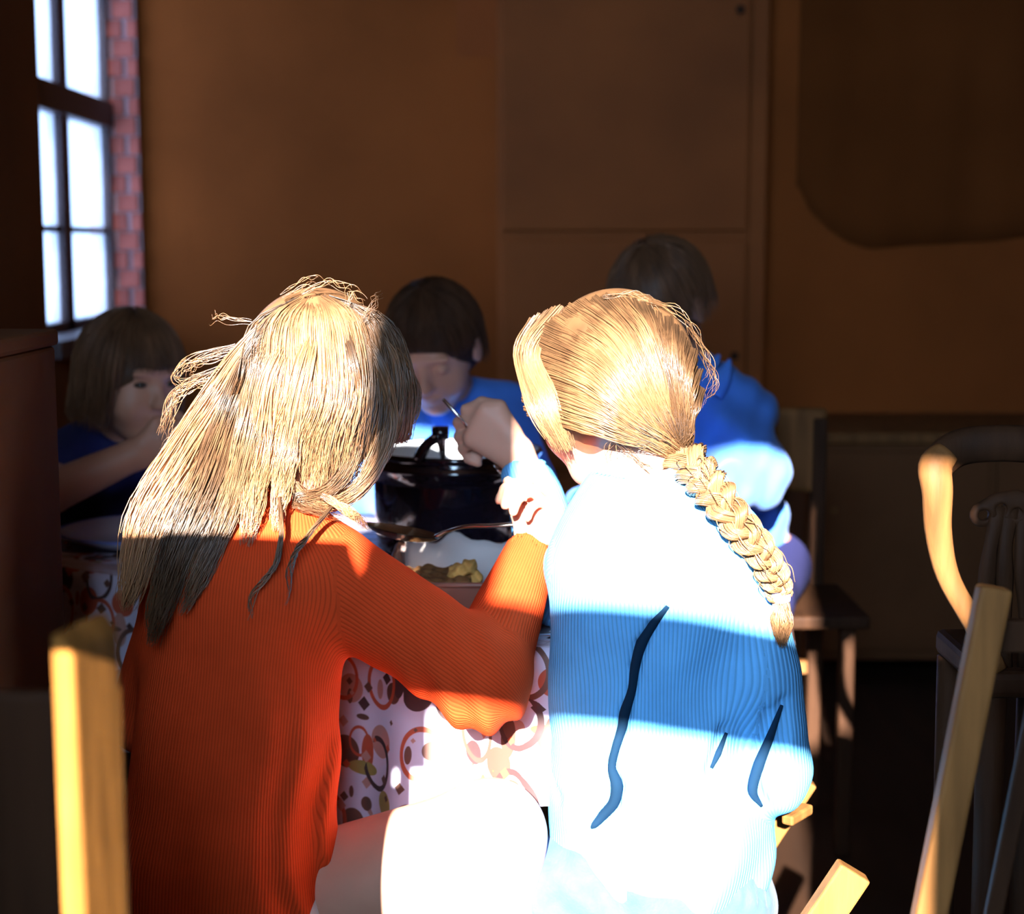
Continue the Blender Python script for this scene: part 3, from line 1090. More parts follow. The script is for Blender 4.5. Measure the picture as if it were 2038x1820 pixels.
# plate near the bob-haired child
plc = np.array([-.60, 2.60, TS])
pt = empty('plate', tuple(plc), 'pale enamel plate with blue rim beside the bob-haired child', 'plate')
MB().lathe([(0, .004), (.075, .004), (.085, .008), (.128, .024), (.131, .024), (.131, .021), (.088, .003), (.078, 0), (0, 0)], plc, 64).build('dish', M['enamel_plate'], pt, smooth=True)
MB().lathe([(.128, .0235), (.131, .0262), (.1345, .024), (.1325, .0205)], plc, 64).build('rim', M['rim_blue'], pt, smooth=True)

# serving spoon held by the long-haired girl
sp = empty('serving_spoon', tuple(P(900, 1055, 2.06)), 'silver serving spoon held above the baking tin', 'spoon')
hp = catmull([P(1125, 1034, 2.03), P(1060, 1040, 2.035), P(990, 1046, 2.04), P(930, 1048, 2.055), P(895, 1056, 2.07), P(868, 1068, 2.075)], 26)
MB().tube(hp, np.interp(np.linspace(0, 1, 26), [0, .15, .5, .8, 1], [.008, .0075, .0058, .0052, .007]), 12, flat=.45, up=(0, 0, 1)).build('handle', M['steel'], sp, smooth=True)
b0, b1 = P(876, 1070, 2.075), P(728, 1040, 2.12)
ax = nrm(b1 - b0); wd = nrm(np.cross(ax, [0, 0, 1])); up_ = np.cross(wd, ax)
bl = np.linalg.norm(b1 - b0)
bv, bf = [], []
nu_, nv2 = 22, 14
for lay in (0, 1):
    for i in range(nu_):
        t = i / (nu_ - 1)
        wdt = .0235 * math.sin(math.pi * min(1, max(.0, t * .94 + .06))) ** .62
        for j in range(nv2):
            q = -1 + 2 * j / (nv2 - 1)
            dep = -.013 * (1 - q * q) * math.sin(math.pi * t) ** .6
            p = b0 + ax * bl * t + wd * wdt * q + up_ * (dep - .0012 * lay)
            bv.append(tuple(p))
for lay in (0, 1):
    for i in range(nu_ - 1):
        for j in range(nv2 - 1):
            k = lay * nu_ * nv2 + i * nv2 + j
            bf.append((k, k + 1, k + nv2 + 1, k + nv2) if lay else (k, k + nv2, k + nv2 + 1, k + 1))
mb = MB(); mb.v, mb.f = bv, bf
mb.build('bowl', M['steel'], sp, smooth=True)

# thin-handled ladle held over the pot by the braided girl
ld = empty('ladle', tuple(P(960, 880, 2.2)), 'thin silver ladle in the braided girl\'s raised hand over the pot', 'ladle')
MB().tube([P(882, 795, 2.17), P(925, 842, 2.18), P(965, 893, 2.185), P(1003, 922, 2.19)], [.0022, .0028, .0035, .004], 10).build('handle', M['steel'], ld, smooth=True)
q = P(1012, 926, 2.20)
MB().lathe([(0, -.013), (.012, -.010), (.019, 0), (.0205, 0), (.013, -.0125), (0, -.0155)], q, 24).build('bowl', M['steel'], ld, smooth=True)


# ------------------------------------------------------------------ stools and chairs
def stool(name, c, zt, sx, sy, label, wood, rz=0.0):
    st = empty(name, (c[0], c[1], FLOOR), label, 'stool')
    st.rotation_euler.z = 0
    prof = [(0, zt - .03), (.96, zt - .03), (1, zt - .025), (1, zt - .006), (.97, zt), (0, zt)]
    MB().lathe(prof, (c[0], c[1], 0), 40, sx, sy).build('seat', wood, st, smooth=False)
    for (dx, dy) in ((-1, -1), (1, -1), (1, 1), (-1, 1)):
        MB().tube([(c[0] + dx * sx * .78, c[1] + dy * sy * .78, FLOOR), (c[0] + dx * sx * .55, c[1] + dy * sy * .55, zt - .03)], [.016, .02], 10).build('leg', wood, st, smooth=True)
    for dx in (-1, 1):
        MB().tube([(c[0] + dx * sx * .68, c[1] - sy * .68, FLOOR + (zt - FLOOR) * .42), (c[0] + dx * sx * .68, c[1] + sy * .68, FLOOR + (zt - FLOOR) * .42)], .010, 8).build('rung', wood, st, smooth=True)
    return st


stool('stool', (-.27, 1.90), .235, .15, .13, 'low wooden stool under the girl in the orange sweater', M['wood_mid'])

# folding stool under the girl in blue: crossed legs whose ends stick out at the right
fs = empty('folding_stool', (.16, 1.92, FLOOR), 'light wooden folding stool under the girl in the blue sweater', 'stool')
MB().box(-.02, .33, 1.80, 2.06, .225, .24).build('seat', M['wood_light'], fs, bevel=.003)
for yy, nm in ((1.765, 1), (2.09, 0)):
    e_ = P(1700, 1732, yy) if nm else P(1700, 1732, 1.765) + np.array([0, yy - 1.765, 0])
    s_ = P(1500, 2030, 1.765) + np.array([0, yy - 1.765, 0])
    s_ = e_ + (s_ - e_) * ((FLOOR - e_[2]) / (s_[2] - e_[2]))
    MB().bar(s_, e_, .024, .040, side=(0, 1, 0)).build('leg', M['wood_light'], fs, bevel=.003)
    MB().bar((.34, yy + .03, FLOOR), (-.02, yy + .03, .235), .022, .036, side=(0, 1, 0)).build('leg', M['wood_light'], fs, bevel=.003)
MB().bar(P(1566, 1634, 1.93), P(1608, 1609, 1.97), .013, .016, side=(0, 0, 1)).build('peg', M['wood_light'], fs, bevel=.003)

# chair of the child in the blue shirt
ec = empty('wooden_chair', (.55, 3.15, FLOOR), 'brown wooden chair behind the child in the sunlit blue shirt', 'chair')
p0, p1 = P(1648, 812, 3.22), P(1655, 1190, 3.2)
zb = p0[2]
bx1 = p0[0]
MB().box(bx1 - .24, bx1, 3.21, 3.235, zb - .17, zb).build('back_or_shade_panel', M['wood_mid'], ec, bevel=.012)
for x_ in (bx1 - .03, bx1 - .25):
    MB().box(x_, x_ + .028, 3.205, 3.24, FLOOR, zb - .02).build('rear_leg', M['wood_dark'], ec, bevel=.004)
MB().box(bx1 - .29, bx1 + .03, 2.92, 3.22, .36, .385).build('seat', M['wood_dark'], ec, bevel=.006)
for x_ in (bx1 - .02, bx1 - .27):
    MB().box(x_, x_ + .028, 2.94, 2.968, FLOOR, .36).build('front_leg', M['wood_dark'], ec, bevel=.004)
MB().box(bx1 - .25, bx1, 3.215, 3.23, .20, .225).build('stretcher', M['wood_mid'], ec)


# wooden chair at the left edge, close to the camera: one stile of its back catches the sun
fc = empty('foreground_chair', (-.40, 1.06, FLOOR), 'wooden chair in the left foreground with one sunlit back post', 'chair')
yy = .97
pa, pb = P(150, 1250, yy), P(180, 1900, yy)
st_l = nrm(np.array([.80, -.60, 0])); st_d = nrm(np.array([.60, .80, 0]))
zt_ = P(150, 1236, yy)[2]
xc = P(178, 1500, yy)[0]


def post_f(p):
    lean = (zt_ - p[..., 2]) * .012
    q = p - np.array([xc, yy, 0], np.float32)
    q0 = q[..., 0] - lean
    u_ = q0 * .98 - q[..., 1] * .20
    w_ = q0 * .20 + q[..., 1] * .98
    top = zt_ - np.abs(u_ + .010) ** 2 * 34 - np.maximum(u_, 0) * .55
    d = np.maximum(np.abs(u_) - .0040, np.abs(w_) - .030) - .003
    return np.maximum(np.maximum(d, p[..., 2] - top), FLOOR - p[..., 2])


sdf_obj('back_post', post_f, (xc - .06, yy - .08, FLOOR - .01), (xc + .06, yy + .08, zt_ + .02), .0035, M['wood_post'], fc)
MB().box(xc - .36, xc - .32, yy - .014, yy + .014, FLOOR, zt_ - .02).build('back_post', M['wood_mid'], fc, bevel=.006)
MB().box(xc - .33, xc - .007, yy - .006, yy + .006, .44, .79).build('back_or_shade_panel', M['wood_dark'], fc, bevel=.004)  # solid panel added to block light on the orange sweater
MB().box(xc - .37, xc + .02, yy - .30, yy + .01, .33, .355).build('seat', M['wood_mid'], fc, bevel=.006)
for x_ in (xc - .35, xc - .01):
    MB().box(x_ - .016, x_ + .016, yy - .29, yy - .258, FLOOR, .33).build('front_leg', M['wood_mid'], fc, bevel=.004)
MB().box(xc - .34, xc - .01, yy - .28, yy - .26, .12, .145).build('stretcher', M['wood_mid'], fc)

# dark chair with arched back at the right, curved stile catching the sun
ac = empty('arched_chair', (.60, 1.80, FLOOR), 'dark arched-back chair at the right with a sunlit curved stile', 'chair')
Y0 = 1.72
stile = catmull([P(1985, 1335, Y0), P(1940, 1245, Y0), P(1888, 1150, Y0), P(1868, 1060, Y0 - .005), P(1866, 980, Y0 - .01), P(1862, 930, Y0 - .005), P(1885, 900, Y0)], 30)
MB().tube(stile, np.interp(np.linspace(0, 1, 30), [0, .3, .6, .85, 1], [.011, .012, .016, .019, .014]), 12, flat=.7, up=(0, 1, 0)).build('stile', M['wood_mid'], ac, smooth=True)  # lighter wood than the rest, so the sunlit sliver comes out bright
arch = catmull([P(1862, 925, Y0 + .01), P(1905, 893, Y0 + .02), P(1970, 883, Y0 + .02), P(2060, 886, Y0 + .02), P(2140, 905, Y0 + .02), P(2180, 940, Y0 + .01)], 26)
MB().tube(arch, .020, 12, flat=.55, up=(0, 1, 0)).build('top_rail', M['wood_dark'], ac, smooth=True)
rst = catmull([P(2180, 935, Y0), P(2172, 1060, Y0), P(2150, 1170, Y0), P(2120, 1330, Y0)], 20)
MB().tube(rst, .015, 12, flat=.7, up=(0, 1, 0)).build('stile', M['wood_dark'], ac, smooth=True)
zs = P(1900, 1335, Y0)[2]
for (ua, ub) in ((1990, 1962), (2012, 2000), (2040, 2040), (2070, 2082)):
    s_ = catmull([P(ua, 1010, Y0 + .015), P((ua + ub) / 2 - 6, 1100, Y0 + .005), P(ub, 1200, Y0 + .01), P(ub, 1335, Y0 + .015)], 14)
    MB().tube(s_, [.011, .010, .009, .008, .008, .009, .010, .010, .009, .008, .007, .007, .008, .009], 8, flat=.5, up=(0, 1, 0)).build('splat_bar', M['wood_dark'], ac, smooth=True)
orn = SDF()
for (uu, vv, rr) in ((1955, 1025, .014), (1985, 1005, .013), (2020, 1000, .014), (2055, 1005, .013), (2085, 1025, .014), (2020, 1035, .012)):
    orn.u(ell(P(uu, vv, Y0 + .015), (rr, .007, rr)), .012)
for (uu, vv) in ((1957, 1025), (1990, 1012), (2050, 1012), (2020, 1020)):
    orn.sub(ell(P(uu, vv, Y0 + .015), (.006, .03, .006)), .003)
lo_ = P(1930, 1070, Y0) - .02; hi_ = P(2110, 970, Y0) + .03
sdf_obj('splat_carving', orn, lo_ - np.array([0, .02, 0]), hi_ + np.array([0, .02, 0]), .003, M['wood_dark'], ac)
sxa, sxb = P(1900, 1335, Y0)[0], P(2160, 1335, Y0)[0]
MB().box(sxa + .03, sxb + .02, Y0 - .01, Y0 + .20, zs - .03, zs).build('seat', M['wood_dark'], ac, bevel=.008)
for (x_, y_) in ((sxa + .045, Y0 + .01), (sxb, Y0 + .01), (sxa + .045, Y0 + .18), (sxb, Y0 + .18)):
    MB().tube([(x_, y_, FLOOR), (x_, y_, zs - .03)], [.011, .016], 10).build('leg', M['wood_dark'], ac, smooth=True)

# slatted folding chair leaning at the right edge, its light post in front of the arched chair
sc_ = empty('slatted_chair', (.52, 1.45, FLOOR), 'light slatted folding chair leaning at the right edge', 'chair')
Y1 = 1.44
A0, A1 = P(1979, 1168, Y1), P(1849, 1822, Y1 - .02)
dirp = nrm(A1 - A0)
A2 = A0 + dirp * (A0[2] - FLOOR - .0) / (-dirp[2])
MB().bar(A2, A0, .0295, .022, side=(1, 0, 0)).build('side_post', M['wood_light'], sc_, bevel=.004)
off = np.array([.30, .02, -.005])
MB().bar(A2 + off, A0 + off, .0295, .022, side=(1, 0, 0)).build('side_post', M['wood_light'], sc_, bevel=.004)
for k, t0 in enumerate((.06, .115, .175, .235)):
    f0 = np.array([t0, .012, -.02 - .01 * k])
    L_ = .62 - .03 * k
    MB().bar(A0 + f0 + dirp * L_, A0 + f0 + dirp * .04, .016, .010, side=(1, 0, 0)).build('slat', M['wood_dark'], sc_, bevel=.002)
for L_ in (.05, .60):
    MB().bar(A0 + dirp * L_ + np.array([0, .02, 0]), A0 + off + dirp * L_ + np.array([0, .02, 0]), .030, .014, side=(0, 0, 1)).build('cross_rail', M['wood_dark'], sc_, bevel=.002)
# ------------------------------------------------------------------ people
def bounds(pts, m):
    pts = np.array(pts)
    return pts.min(0) - m, pts.max(0) + m


# ===== girl in the orange sweater, back to the camera =====
HC = P(636, 772, 1.965)
RC = frame((.38, .80, -.46), (.10, .2, 1))
sk = np.array([.084, .104, .100])
neckC = P(560, 1000, 1.90)
chestC, pelC = P(500, 1190, 1.87), P(455, 1760, 1.865)
shR, elR, wrR = P(735, 1175, 1.865), P(958, 1348, 1.83), P(1048, 1120, 1.985)
shL, elL, wrL = P(345, 1185, 1.88), P(300, 1420, 1.99), P(420, 1150, 2.16)
hipR, knR, anR = P(580, 1815, 1.89), P(975, 1665, 1.855), P(985, 2080, 1.85)
hipL, knL, anL = P(420, 1815, 1.92), P(500, 1745, 2.2), P(500, 1990, 2.22)
anR[2] = FLOOR + .06; anL[2] = FLOOR + .06

bd = SDF()
head_prims(bd, HC, RC, 1.0)
bd.u(cap(HC + RC @ np.array([0, -.03, -.07]), neckC + np.array([0, 0, -.02]), .042, .045), .02)
bd.u(ecap(chestC, pelC, .095, .10, .75), .04)
for (a, b, c) in ((shR, elR, wrR), (shL, elL, wrL)):
    bd.u(cap(a, b, .034, .029), .03).u(cap(b, c, .029, .020), .015)
for (a, b, c) in ((hipR, knR, anR), (hipL, knL, anL)):
    bd.u(cap(a, b, .084, .062), .03).u(cap(b, c, .060, .040), .03)
    bd.u(cap(c, c + np.array([.02, .09, -.035]), .030, .020), .02)
hf_ = nrm(P(1085, 1040, 2.02) - wrR)
hand_prims(bd, P(1052, 1098, 1.992), (.35, .25, .9), (-.75, -.35, .3), (-.45, .5, .1), .80,
           [(1.0, 1.2, .8), (1.1, 1.3, .8), (1.1, 1.3, .8), (1.1, 1.3, .8)], (.5, .7))
hand_prims(bd, wrL, (.3, .9, -.2), (0, -.2, -1), (1, -.3, 0), .74, [.25, .25, .3, .35], (.2, .2))
lo, hi = bounds([HC, neckC, chestC, pelC, elR, wrR, elL, wrL, knR, knL, anR, anL, P(1100, 1000, 2.05)], .13)
lo[2] = FLOOR - .01
girl_c = sdf_obj('person', bd, lo, hi, .0036, M['skin'])
tag(girl_c, 'girl with long blonde hair and orange ribbed sweater, back turned, holding a spoon', 'person')

sw = SDF()
sw.u(ecap(chestC + np.array([0, 0, .01]), pelC + np.array([-.005, 0, .04]), .108, .128, .80), .05)
sw.u(cap(neckC + np.array([-.01, 0, -.02]), chestC + np.array([0, 0, .02]), .052, .085), .05)
sw.u(cap(shR + np.array([-.04, 0, .012]), elR, .060, .057), .045)
sw.u(cap(shL + np.array([.03, 0, .01]), elL, .056, .052), .04)
sw.u(cap(elR + np.array([0, 0, -.005]), wrR + (wrR - elR) * .06, .055, .033), .018)
sw.u(cap(elL, wrL, .048, .033), .02)
sw.u(ecap(pelC + np.array([.0, 0, .03]), pelC + np.array([.0, 0, -.03]), .122, .128, .85), .03)


def c_folds(p):
    low = np.clip((.62 - p[..., 2]) / .2, 0, 1)
    side = np.clip((p[..., 0] + .30) / .08, 0, 1)
    d = low * side * .006 * np.sin(p[..., 0] * 150 + np.sin(p[..., 2] * 21) * 2.2 + p[..., 2] * 9)
    d = d + .0025 * np.sin(p[..., 0] * 33 + p[..., 2] * 21 + 1.0) * low
    # creases across the bent sleeve
    e = (p - elR.astype(np.float32))
    m_ = np.exp(-(e ** 2).sum(-1) / .006)
    d = d + m_ * .003 * np.sin((p[..., 0] * .93 + p[..., 2] * .35) * 190)
    return d


sw.disp(c_folds)
# opening of the neck
sw.sub(ell(neckC + np.array([.012, .0, .035]), (.042, .045, .04)), .008)
sw.sub(cap(wrR + (wrR - elR) * .02, wrR + (wrR - elR) * .4, .027, .027), .004)
lo, hi = bounds([neckC, chestC, pelC, shR, elR, wrR, elL, wrL], .14)
swo = sdf_obj('sweater', sw, lo, hi, .0042, M['orange_knit'], girl_c,
              rib_coord([(chestC, pelC, .115, (0, 1, 0)), (neckC, chestC, .08, (0, 1, 0)), (shR, elR, .058, (0, 1, .3)),
                         (elR, wrR, .045, (0, 1, .3)), (shL, elL, .05, (0, 1, 0)), (elL, wrL, .04, (0, 1, 0))], .0042))
skt = SDF().u(ell(pelC + np.array([.01, .01, -.055]), (.128, .125, .075)), .02)
skt.u(ell(P(600, 1810, 1.845), (.042, .05, .055)), .03)
skt.disp(lambda p: .004 * np.sin(p[..., 0] * 190 + p[..., 2] * 60))
lo, hi = bounds([pelC + np.array([0, 0, -.05]), P(610, 1800, 1.85)], .16)
sdf_obj('skirt', skt, lo, hi, .005, M['white_cloth'], girl_c)

# her hair
G = []


def H(u, v, infl=1.0, Y=None):
    """point on the (inflated) head at pixel u, v, or at depth Y"""
    if Y is not None: return P(u, v, Y)
    f = ell(HCUR, SCUR * infl, RCUR)
    return trace(f, u, v, 1.6, 2.3)


HCUR, RCUR, SCUR = HC, RC, sk + .012
wl_ = lambda px, Y=1.85: px / F_PX * Y
# combed hair over the back of the skull
crown = (628, 606)
for k in range(30):
    t = k / 29
    # ends fan from lower left over the nape to the right cheek
    eu_ = 420 + (800 - 420) * t
    ev_ = 980 + 25 * math.sin(math.pi * t) - 190 * max(0, t - .72) / .28
    mu_ = 500 + (805 - 500) * t
    mv_ = 770 + 10 * math.sin(math.pi * t)
    qx = 520 + (770 - 520) * t
    pts = [H(crown[0] + (t - .5) * 60, crown[1] - 8 * math.sin(math.pi * t), 1.03), H(qx, 660 - 18 * math.sin(math.pi * t), 1.06), H(mu_, mv_, 1.10),
           (H(eu_ * .6 + mu_ * .4, 880, 1.12)), P(eu_, ev_, 1.86 + .09 * max(0, t - .35))]
    G.append((lock(pts, [.010, .018, .020, .018, .014], [.004, .006, .007, .008, .007], 75, frizz=.0030, vary=.30, clump=.35),
              np.interp(t, [0, .1, .2, .55, .68, 1], [.32, .45, 1.25, 1.2, .45, .35]) * RNG.uniform(.75, 1.2)))  # painted light: bright middle locks, shaded sides
# long sheet falling over the left shoulder
Lk = [
    ([H(575, 612, 1.05), H(500, 690, 1.1), P(430, 800, 1.885), P(355, 930, 1.83), P(292, 1040, 1.80), P(262, 1170, 1.785), P(248, 1215, 1.79)], [14, 26, 40, 52, 50, 30, 12], 330, 1.0),
    ([H(590, 600, 1.05), H(512, 690, 1.1), P(462, 820, 1.87), P(415, 960, 1.815), P(360, 1080, 1.785), P(318, 1210, 1.775), P(302, 1288, 1.78)], [12, 22, 34, 42, 42, 30, 10], 300, 1.0),
    ([H(600, 596, 1.05), H(520, 720, 1.1), P(492, 860, 1.85), P(455, 1010, 1.80), P(400, 1140, 1.775), P(360, 1230, 1.77)], [10, 20, 28, 30, 26, 8], 220, 1.0),
    ([H(620, 596, 1.05), H(545, 740, 1.12), P(522, 890, 1.85), P(500, 1010, 1.80), P(490, 1090, 1.785)], [10, 24, 30, 26, 8], 160, 1.0),
    ([H(640, 598, 1.05), H(600, 740, 1.12), P(570, 900, 1.85), P(556, 990, 1.815), P(548, 1060, 1.80)], [10, 26, 30, 22, 6], 150, 1.0),
    # thin strands on the orange back
    ([P(556, 990, 1.81), P(560, 1060, 1.785), P(545, 1130, 1.772), P(505, 1180, 1.768), P(495, 1240, 1.77)], [4, 3, 3, 3, 1], 14, 1.0),
    ([P(660, 1010, 1.83), P(610, 1070, 1.79), P(580, 1120, 1.775), P(570, 1210, 1.77)], [4, 3, 3, 1], 12, 1.0),
    # right-hand locks that swing round under the cheek
    ([H(690, 625, 1.06), H(745, 730, 1.12), P(770, 840, 1.90), P(735, 945, 1.88), P(670, 1000, 1.86), P(600, 985, 1.84), P(545, 905, 1.845)], [14, 24, 26, 20, 16, 13, 8], 230, 1.0),
    ([H(670, 615, 1.06), H(700, 740, 1.12), P(712, 850, 1.89), P(690, 940, 1.87), P(640, 985, 1.85), P(585, 1000, 1.83), P(700, 1035, 1.85)], [10, 22, 24, 18, 14, 12, 5], 150, 1.0),
    ([H(715, 640, 1.06), H(790, 715, 1.12), P(818, 775, 1.95), P(815, 830, 1.955), P(790, 850, 1.95)], [10, 20, 18, 14, 6], 170, 1.0),
    ([H(705, 625, 1.06), H(770, 700, 1.12), P(790, 800, 1.92), P(770, 900, 1.90), P(755, 925, 1.90)], [10, 18, 14, 10, 3], 120, 1.0),
    ([P(640, 985, 1.83), P(690, 1015, 1.83), P(735, 1050, 1.85)], [8, 8, 5], 50, 1.0),
]
TN = [1.25, .32, .55, 1.1, 1.25, .5, .5, .8, .4, .4, .7, 1.0]  # lock tones paint in the lit and shaded hair
for (pts, w_, n_, fz), tn_ in zip(Lk, TN):
    w_ = [wl_(q) for q in w_]
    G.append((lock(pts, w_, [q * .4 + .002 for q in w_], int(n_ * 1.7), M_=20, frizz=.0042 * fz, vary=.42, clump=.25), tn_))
# flyaway loops
G2 = []
for pts in ([(470, 690), (420, 705), (370, 725), (352, 752), (385, 762)], [(460, 720), (370, 765), (332, 830), (326, 890)],
            [(480, 700), (395, 720), (358, 740)], [(450, 750), (385, 770), (340, 800), (322, 870)], [(600, 585), (660, 560), (715, 590)],
            [(560, 590), (610, 562), (650, 566)], [(690, 610), (700, 580), (735, 600)], [(500, 640), (440, 632), (420, 628)], [(720, 640), (745, 600), (752, 575)],
            [(450, 780), (400, 820), (350, 870), (318, 905)], [(470, 705), (430, 745), (400, 760), (375, 748)]):
    pp = [P(u, v, 1.9) for u, v in pts]
    G2.append((lock(pp, [.004, .007, .009], [.004, .006, .007], 7 if pts[0][1] < 650 else 14, M_=20, frizz=.004, vary=.35), 1.0, .5))
G = [(push_out(g, HC, RC, sk + .004), q_) for g, q_ in G]
capC = SDF().u(ell(HC + RC @ np.array([0, -.014, .012]), sk + np.array([.004, .0, .004]), RC))
capC.sub(ell(HC + RC @ np.array([0, .10, -.06]), (.10, .085, .10), RC), .01)
lo, hi = bounds([HC], .14)
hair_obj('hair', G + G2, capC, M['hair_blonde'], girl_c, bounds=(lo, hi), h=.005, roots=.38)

# ===== girl in the blue sweater with the braid =====
HD = P(1214, 776, 1.955)
RD = frame((-.55, .74, -.32), (0, .1, 1))
neckD = P(1260, 985, 1.90)
chestD, pelD = P(1305, 1180, 1.88), P(1310, 1660, 1.895)
sR, eR, wR = P(1478, 1105, 1.87), P(1535, 1540, 1.87), P(1480, 1330, 2.12)
sL, eL, wL = P(1150, 1110, 1.90), P(1125, 1165, 2.05), P(1042, 920, 2.17)
hR, kR, aR = P(1390, 1760, 1.92), P(1420, 1700, 2.22), P(1420, 1990, 2.25)
hL, kL, aL = P(1240, 1760, 1.92), P(1200, 1700, 2.22), P(1200, 1990, 2.25)
aR[2] = aL[2] = FLOOR + .06
bd = SDF()
head_prims(bd, HD, RD, 1.0)
bd.u(cap(HD + RD @ np.array([0, -.03, -.07]), neckD + np.array([0, 0, -.03]), .043, .046), .02)
bd.u(ecap(chestD, pelD, .095, .105, .75), .04)
for (a, b, c) in ((sR, eR, wR), (sL, eL, wL)):
    bd.u(cap(a, b, .034, .029), .03).u(cap(b, c, .029, .020), .015)
for (a, b, c) in ((hR, kR, aR), (hL, kL, aL)):
    bd.u(cap(a, b, .070, .052), .03).u(cap(b, c, .046, .030), .02)
    bd.u(cap(c, c + np.array([0, .09, -.035]), .030, .020), .02)
# raised left hand, thumb up, fingers closed round the ladle
hand_prims(bd, P(1030, 905, 2.17), (-.80, .12, .60), (-.30, .60, -.62), (.42, -.15, .85), .86,
           [(.75, 1.25, .7), (.95, 1.45, .8), (1.05, 1.5, .9), (1.1, 1.5, .9)], (.35, .55), spread=.0185)
hand_prims(bd, wR, (-.3, .9, -.1), (0, -.1, -1), (-1, -.3, 0), .74, [.3, .3, .35, .4], (.2, .2))
lo, hi = bounds([HD, neckD, pelD, eR, wR, eL, wL, kR, kL, aR, aL, P(880, 800, 2.2)], .12)
lo[2] = FLOOR - .01
girl_d = sdf_obj('person', bd, lo, hi, .0036, M['skin'])
tag(girl_d, 'girl with a blonde braid and blue ribbed sweater, back turned in full sun', 'person')

sw = SDF()
sw.u(ecap(chestD + np.array([0, 0, .015]), pelD + np.array([0, 0, .05]), .118, .132, .76), .05)
sw.u(cap(neckD + np.array([0, 0, -.02]), chestD + np.array([0, 0, .02]), .058, .10), .06)
sw.u(cap(sR + np.array([-.03, 0, .0]), P(1500, 1330, 1.86), .062, .052), .04)
sw.u(cap(P(1500, 1330, 1.86), eR, .048, .046), .02)
sw.u(cap(sL + np.array([.03, 0, 0]), eL, .056, .050), .04)
sw.u(cap(eR, wR, .046, .033), .016)
sw.u(cap(eL, wL + (eL - wL) * .12, .050, .036), .02)
sw.u(ecap(pelD + np.array([0, 0, .035]), pelD + np.array([.004, 0, .004]), .136, .141, .78), .02)


def d_folds(p):
    x, z = p[..., 0], p[..., 2]
    d = .0035 * np.sin(x * 26 + z * 17) + .0022 * np.sin(x * 60 - z * 35 + 2)
    low = np.clip((.55 - z) / .15, 0, 1)
    d = d + low * .0035 * np.sin(x * 75 + np.sin(z * 30) * 1.5)
    return d


sw.disp(d_folds)
base_d = SDF(); base_d.ops = list(sw.ops)
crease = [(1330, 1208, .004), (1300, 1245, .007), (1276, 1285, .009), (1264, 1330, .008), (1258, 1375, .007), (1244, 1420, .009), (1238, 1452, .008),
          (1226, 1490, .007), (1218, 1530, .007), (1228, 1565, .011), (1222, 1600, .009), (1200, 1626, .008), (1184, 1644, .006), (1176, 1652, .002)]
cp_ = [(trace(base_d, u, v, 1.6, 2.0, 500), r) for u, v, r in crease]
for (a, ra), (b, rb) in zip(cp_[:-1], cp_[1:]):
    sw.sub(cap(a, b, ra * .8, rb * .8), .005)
for line in ([(1530, 1420), (1515, 1490), (1495, 1560), (1520, 1600)], [(1440, 1455), (1415, 1530)], [(1560, 1400), (1556, 1470), (1535, 1540)], [(1190, 1500), (1200, 1560), (1215, 1590)],
             [(1090, 1530), (1110, 1590)]):
    tr_ = [trace(base_d, u, v, 1.6, 2.0, 500) for u, v in line]
    for a, b in zip(tr_[:-1], tr_[1:]):
        sw.sub(cap(a - np.array([0, .002, 0]), b - np.array([0, .002, 0]), .006), .010)
sw.sub(ell(neckD + np.array([0, .0, .03]), (.045, .05, .04)), .008)
sw.sub(cap(wL, wL + (wL - eL) * .4, .029), .004)
lo, hi = bounds([neckD, chestD, pelD, sR, eR, wR, sL, eL, wL], .14)
sdf_obj('sweater', sw, lo, hi, .0042, M['blue_knit'], girl_d,
        rib_coord([(chestD + np.array([0, 0, .1]), pelD, .125, (0, 1, 0)), (sR, eR, .05, (0, 1, .2)), (eR, wR, .04, (0, 0, 1)), (sL, eL, .05, (0, 1, 0)), (eL, wL, .04, (0, 1, .2))], .0056))
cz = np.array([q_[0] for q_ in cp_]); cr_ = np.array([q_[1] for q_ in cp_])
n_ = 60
MB().tube(catmull(cz + np.array([0, .0035, 0]), n_), np.interp(np.linspace(0, 1, n_), np.linspace(0, 1, len(cr_)), cr_ * .72), 8, flat=1.0).build('back_crease_shade', M['navy_shade'], girl_d, smooth=True)  # dark tube laid in the back crease as its shade
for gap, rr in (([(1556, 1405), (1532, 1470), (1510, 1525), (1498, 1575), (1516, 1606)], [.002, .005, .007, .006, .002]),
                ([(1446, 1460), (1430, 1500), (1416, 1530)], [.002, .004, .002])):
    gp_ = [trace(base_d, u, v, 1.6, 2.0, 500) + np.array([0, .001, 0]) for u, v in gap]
    MB().tube(catmull(gp_, 24), np.interp(np.linspace(0, 1, 24), np.linspace(0, 1, len(rr)), rr), 8).build('sleeve_fold_shade', M['navy_shade'], girl_d, smooth=True)  # dark tubes standing in for shade in the sleeve folds
skt = SDF().u(ecap(pelD + np.array([0, .01, 0]), pelD + np.array([0, .015, -.14]), .125, .142, .9), .03)
skt.u(ecap(hR, kR + np.array([0, .02, .0]), .082, .078, 1.0), .05).u(ecap(hL, kL + np.array([0, .02, 0]), .082, .078, 1.0), .05)
skt.u(cap(P(1110, 1760, 1.87), P(1090, 1900, 1.90), .05, .07), .05)
skt.disp(lambda p: .0035 * np.sin(p[..., 0] * 95 + p[..., 2] * 28 + np.sin(p[..., 2] * 45)) + .002 * np.sin(p[..., 2] * 120 + p[..., 0] * 70))
tz_ = [trace(skt, u, v, 1.6, 2.1, 500) for u, v in ((1482, 1690), (1488, 1800), (1508, 1690), (1514, 1800), (1525, 1690), (1530, 1800))]
for k in (0, 2, 4):
    skt.sub(cap(tz_[k], tz_[k + 1], .003), .006)
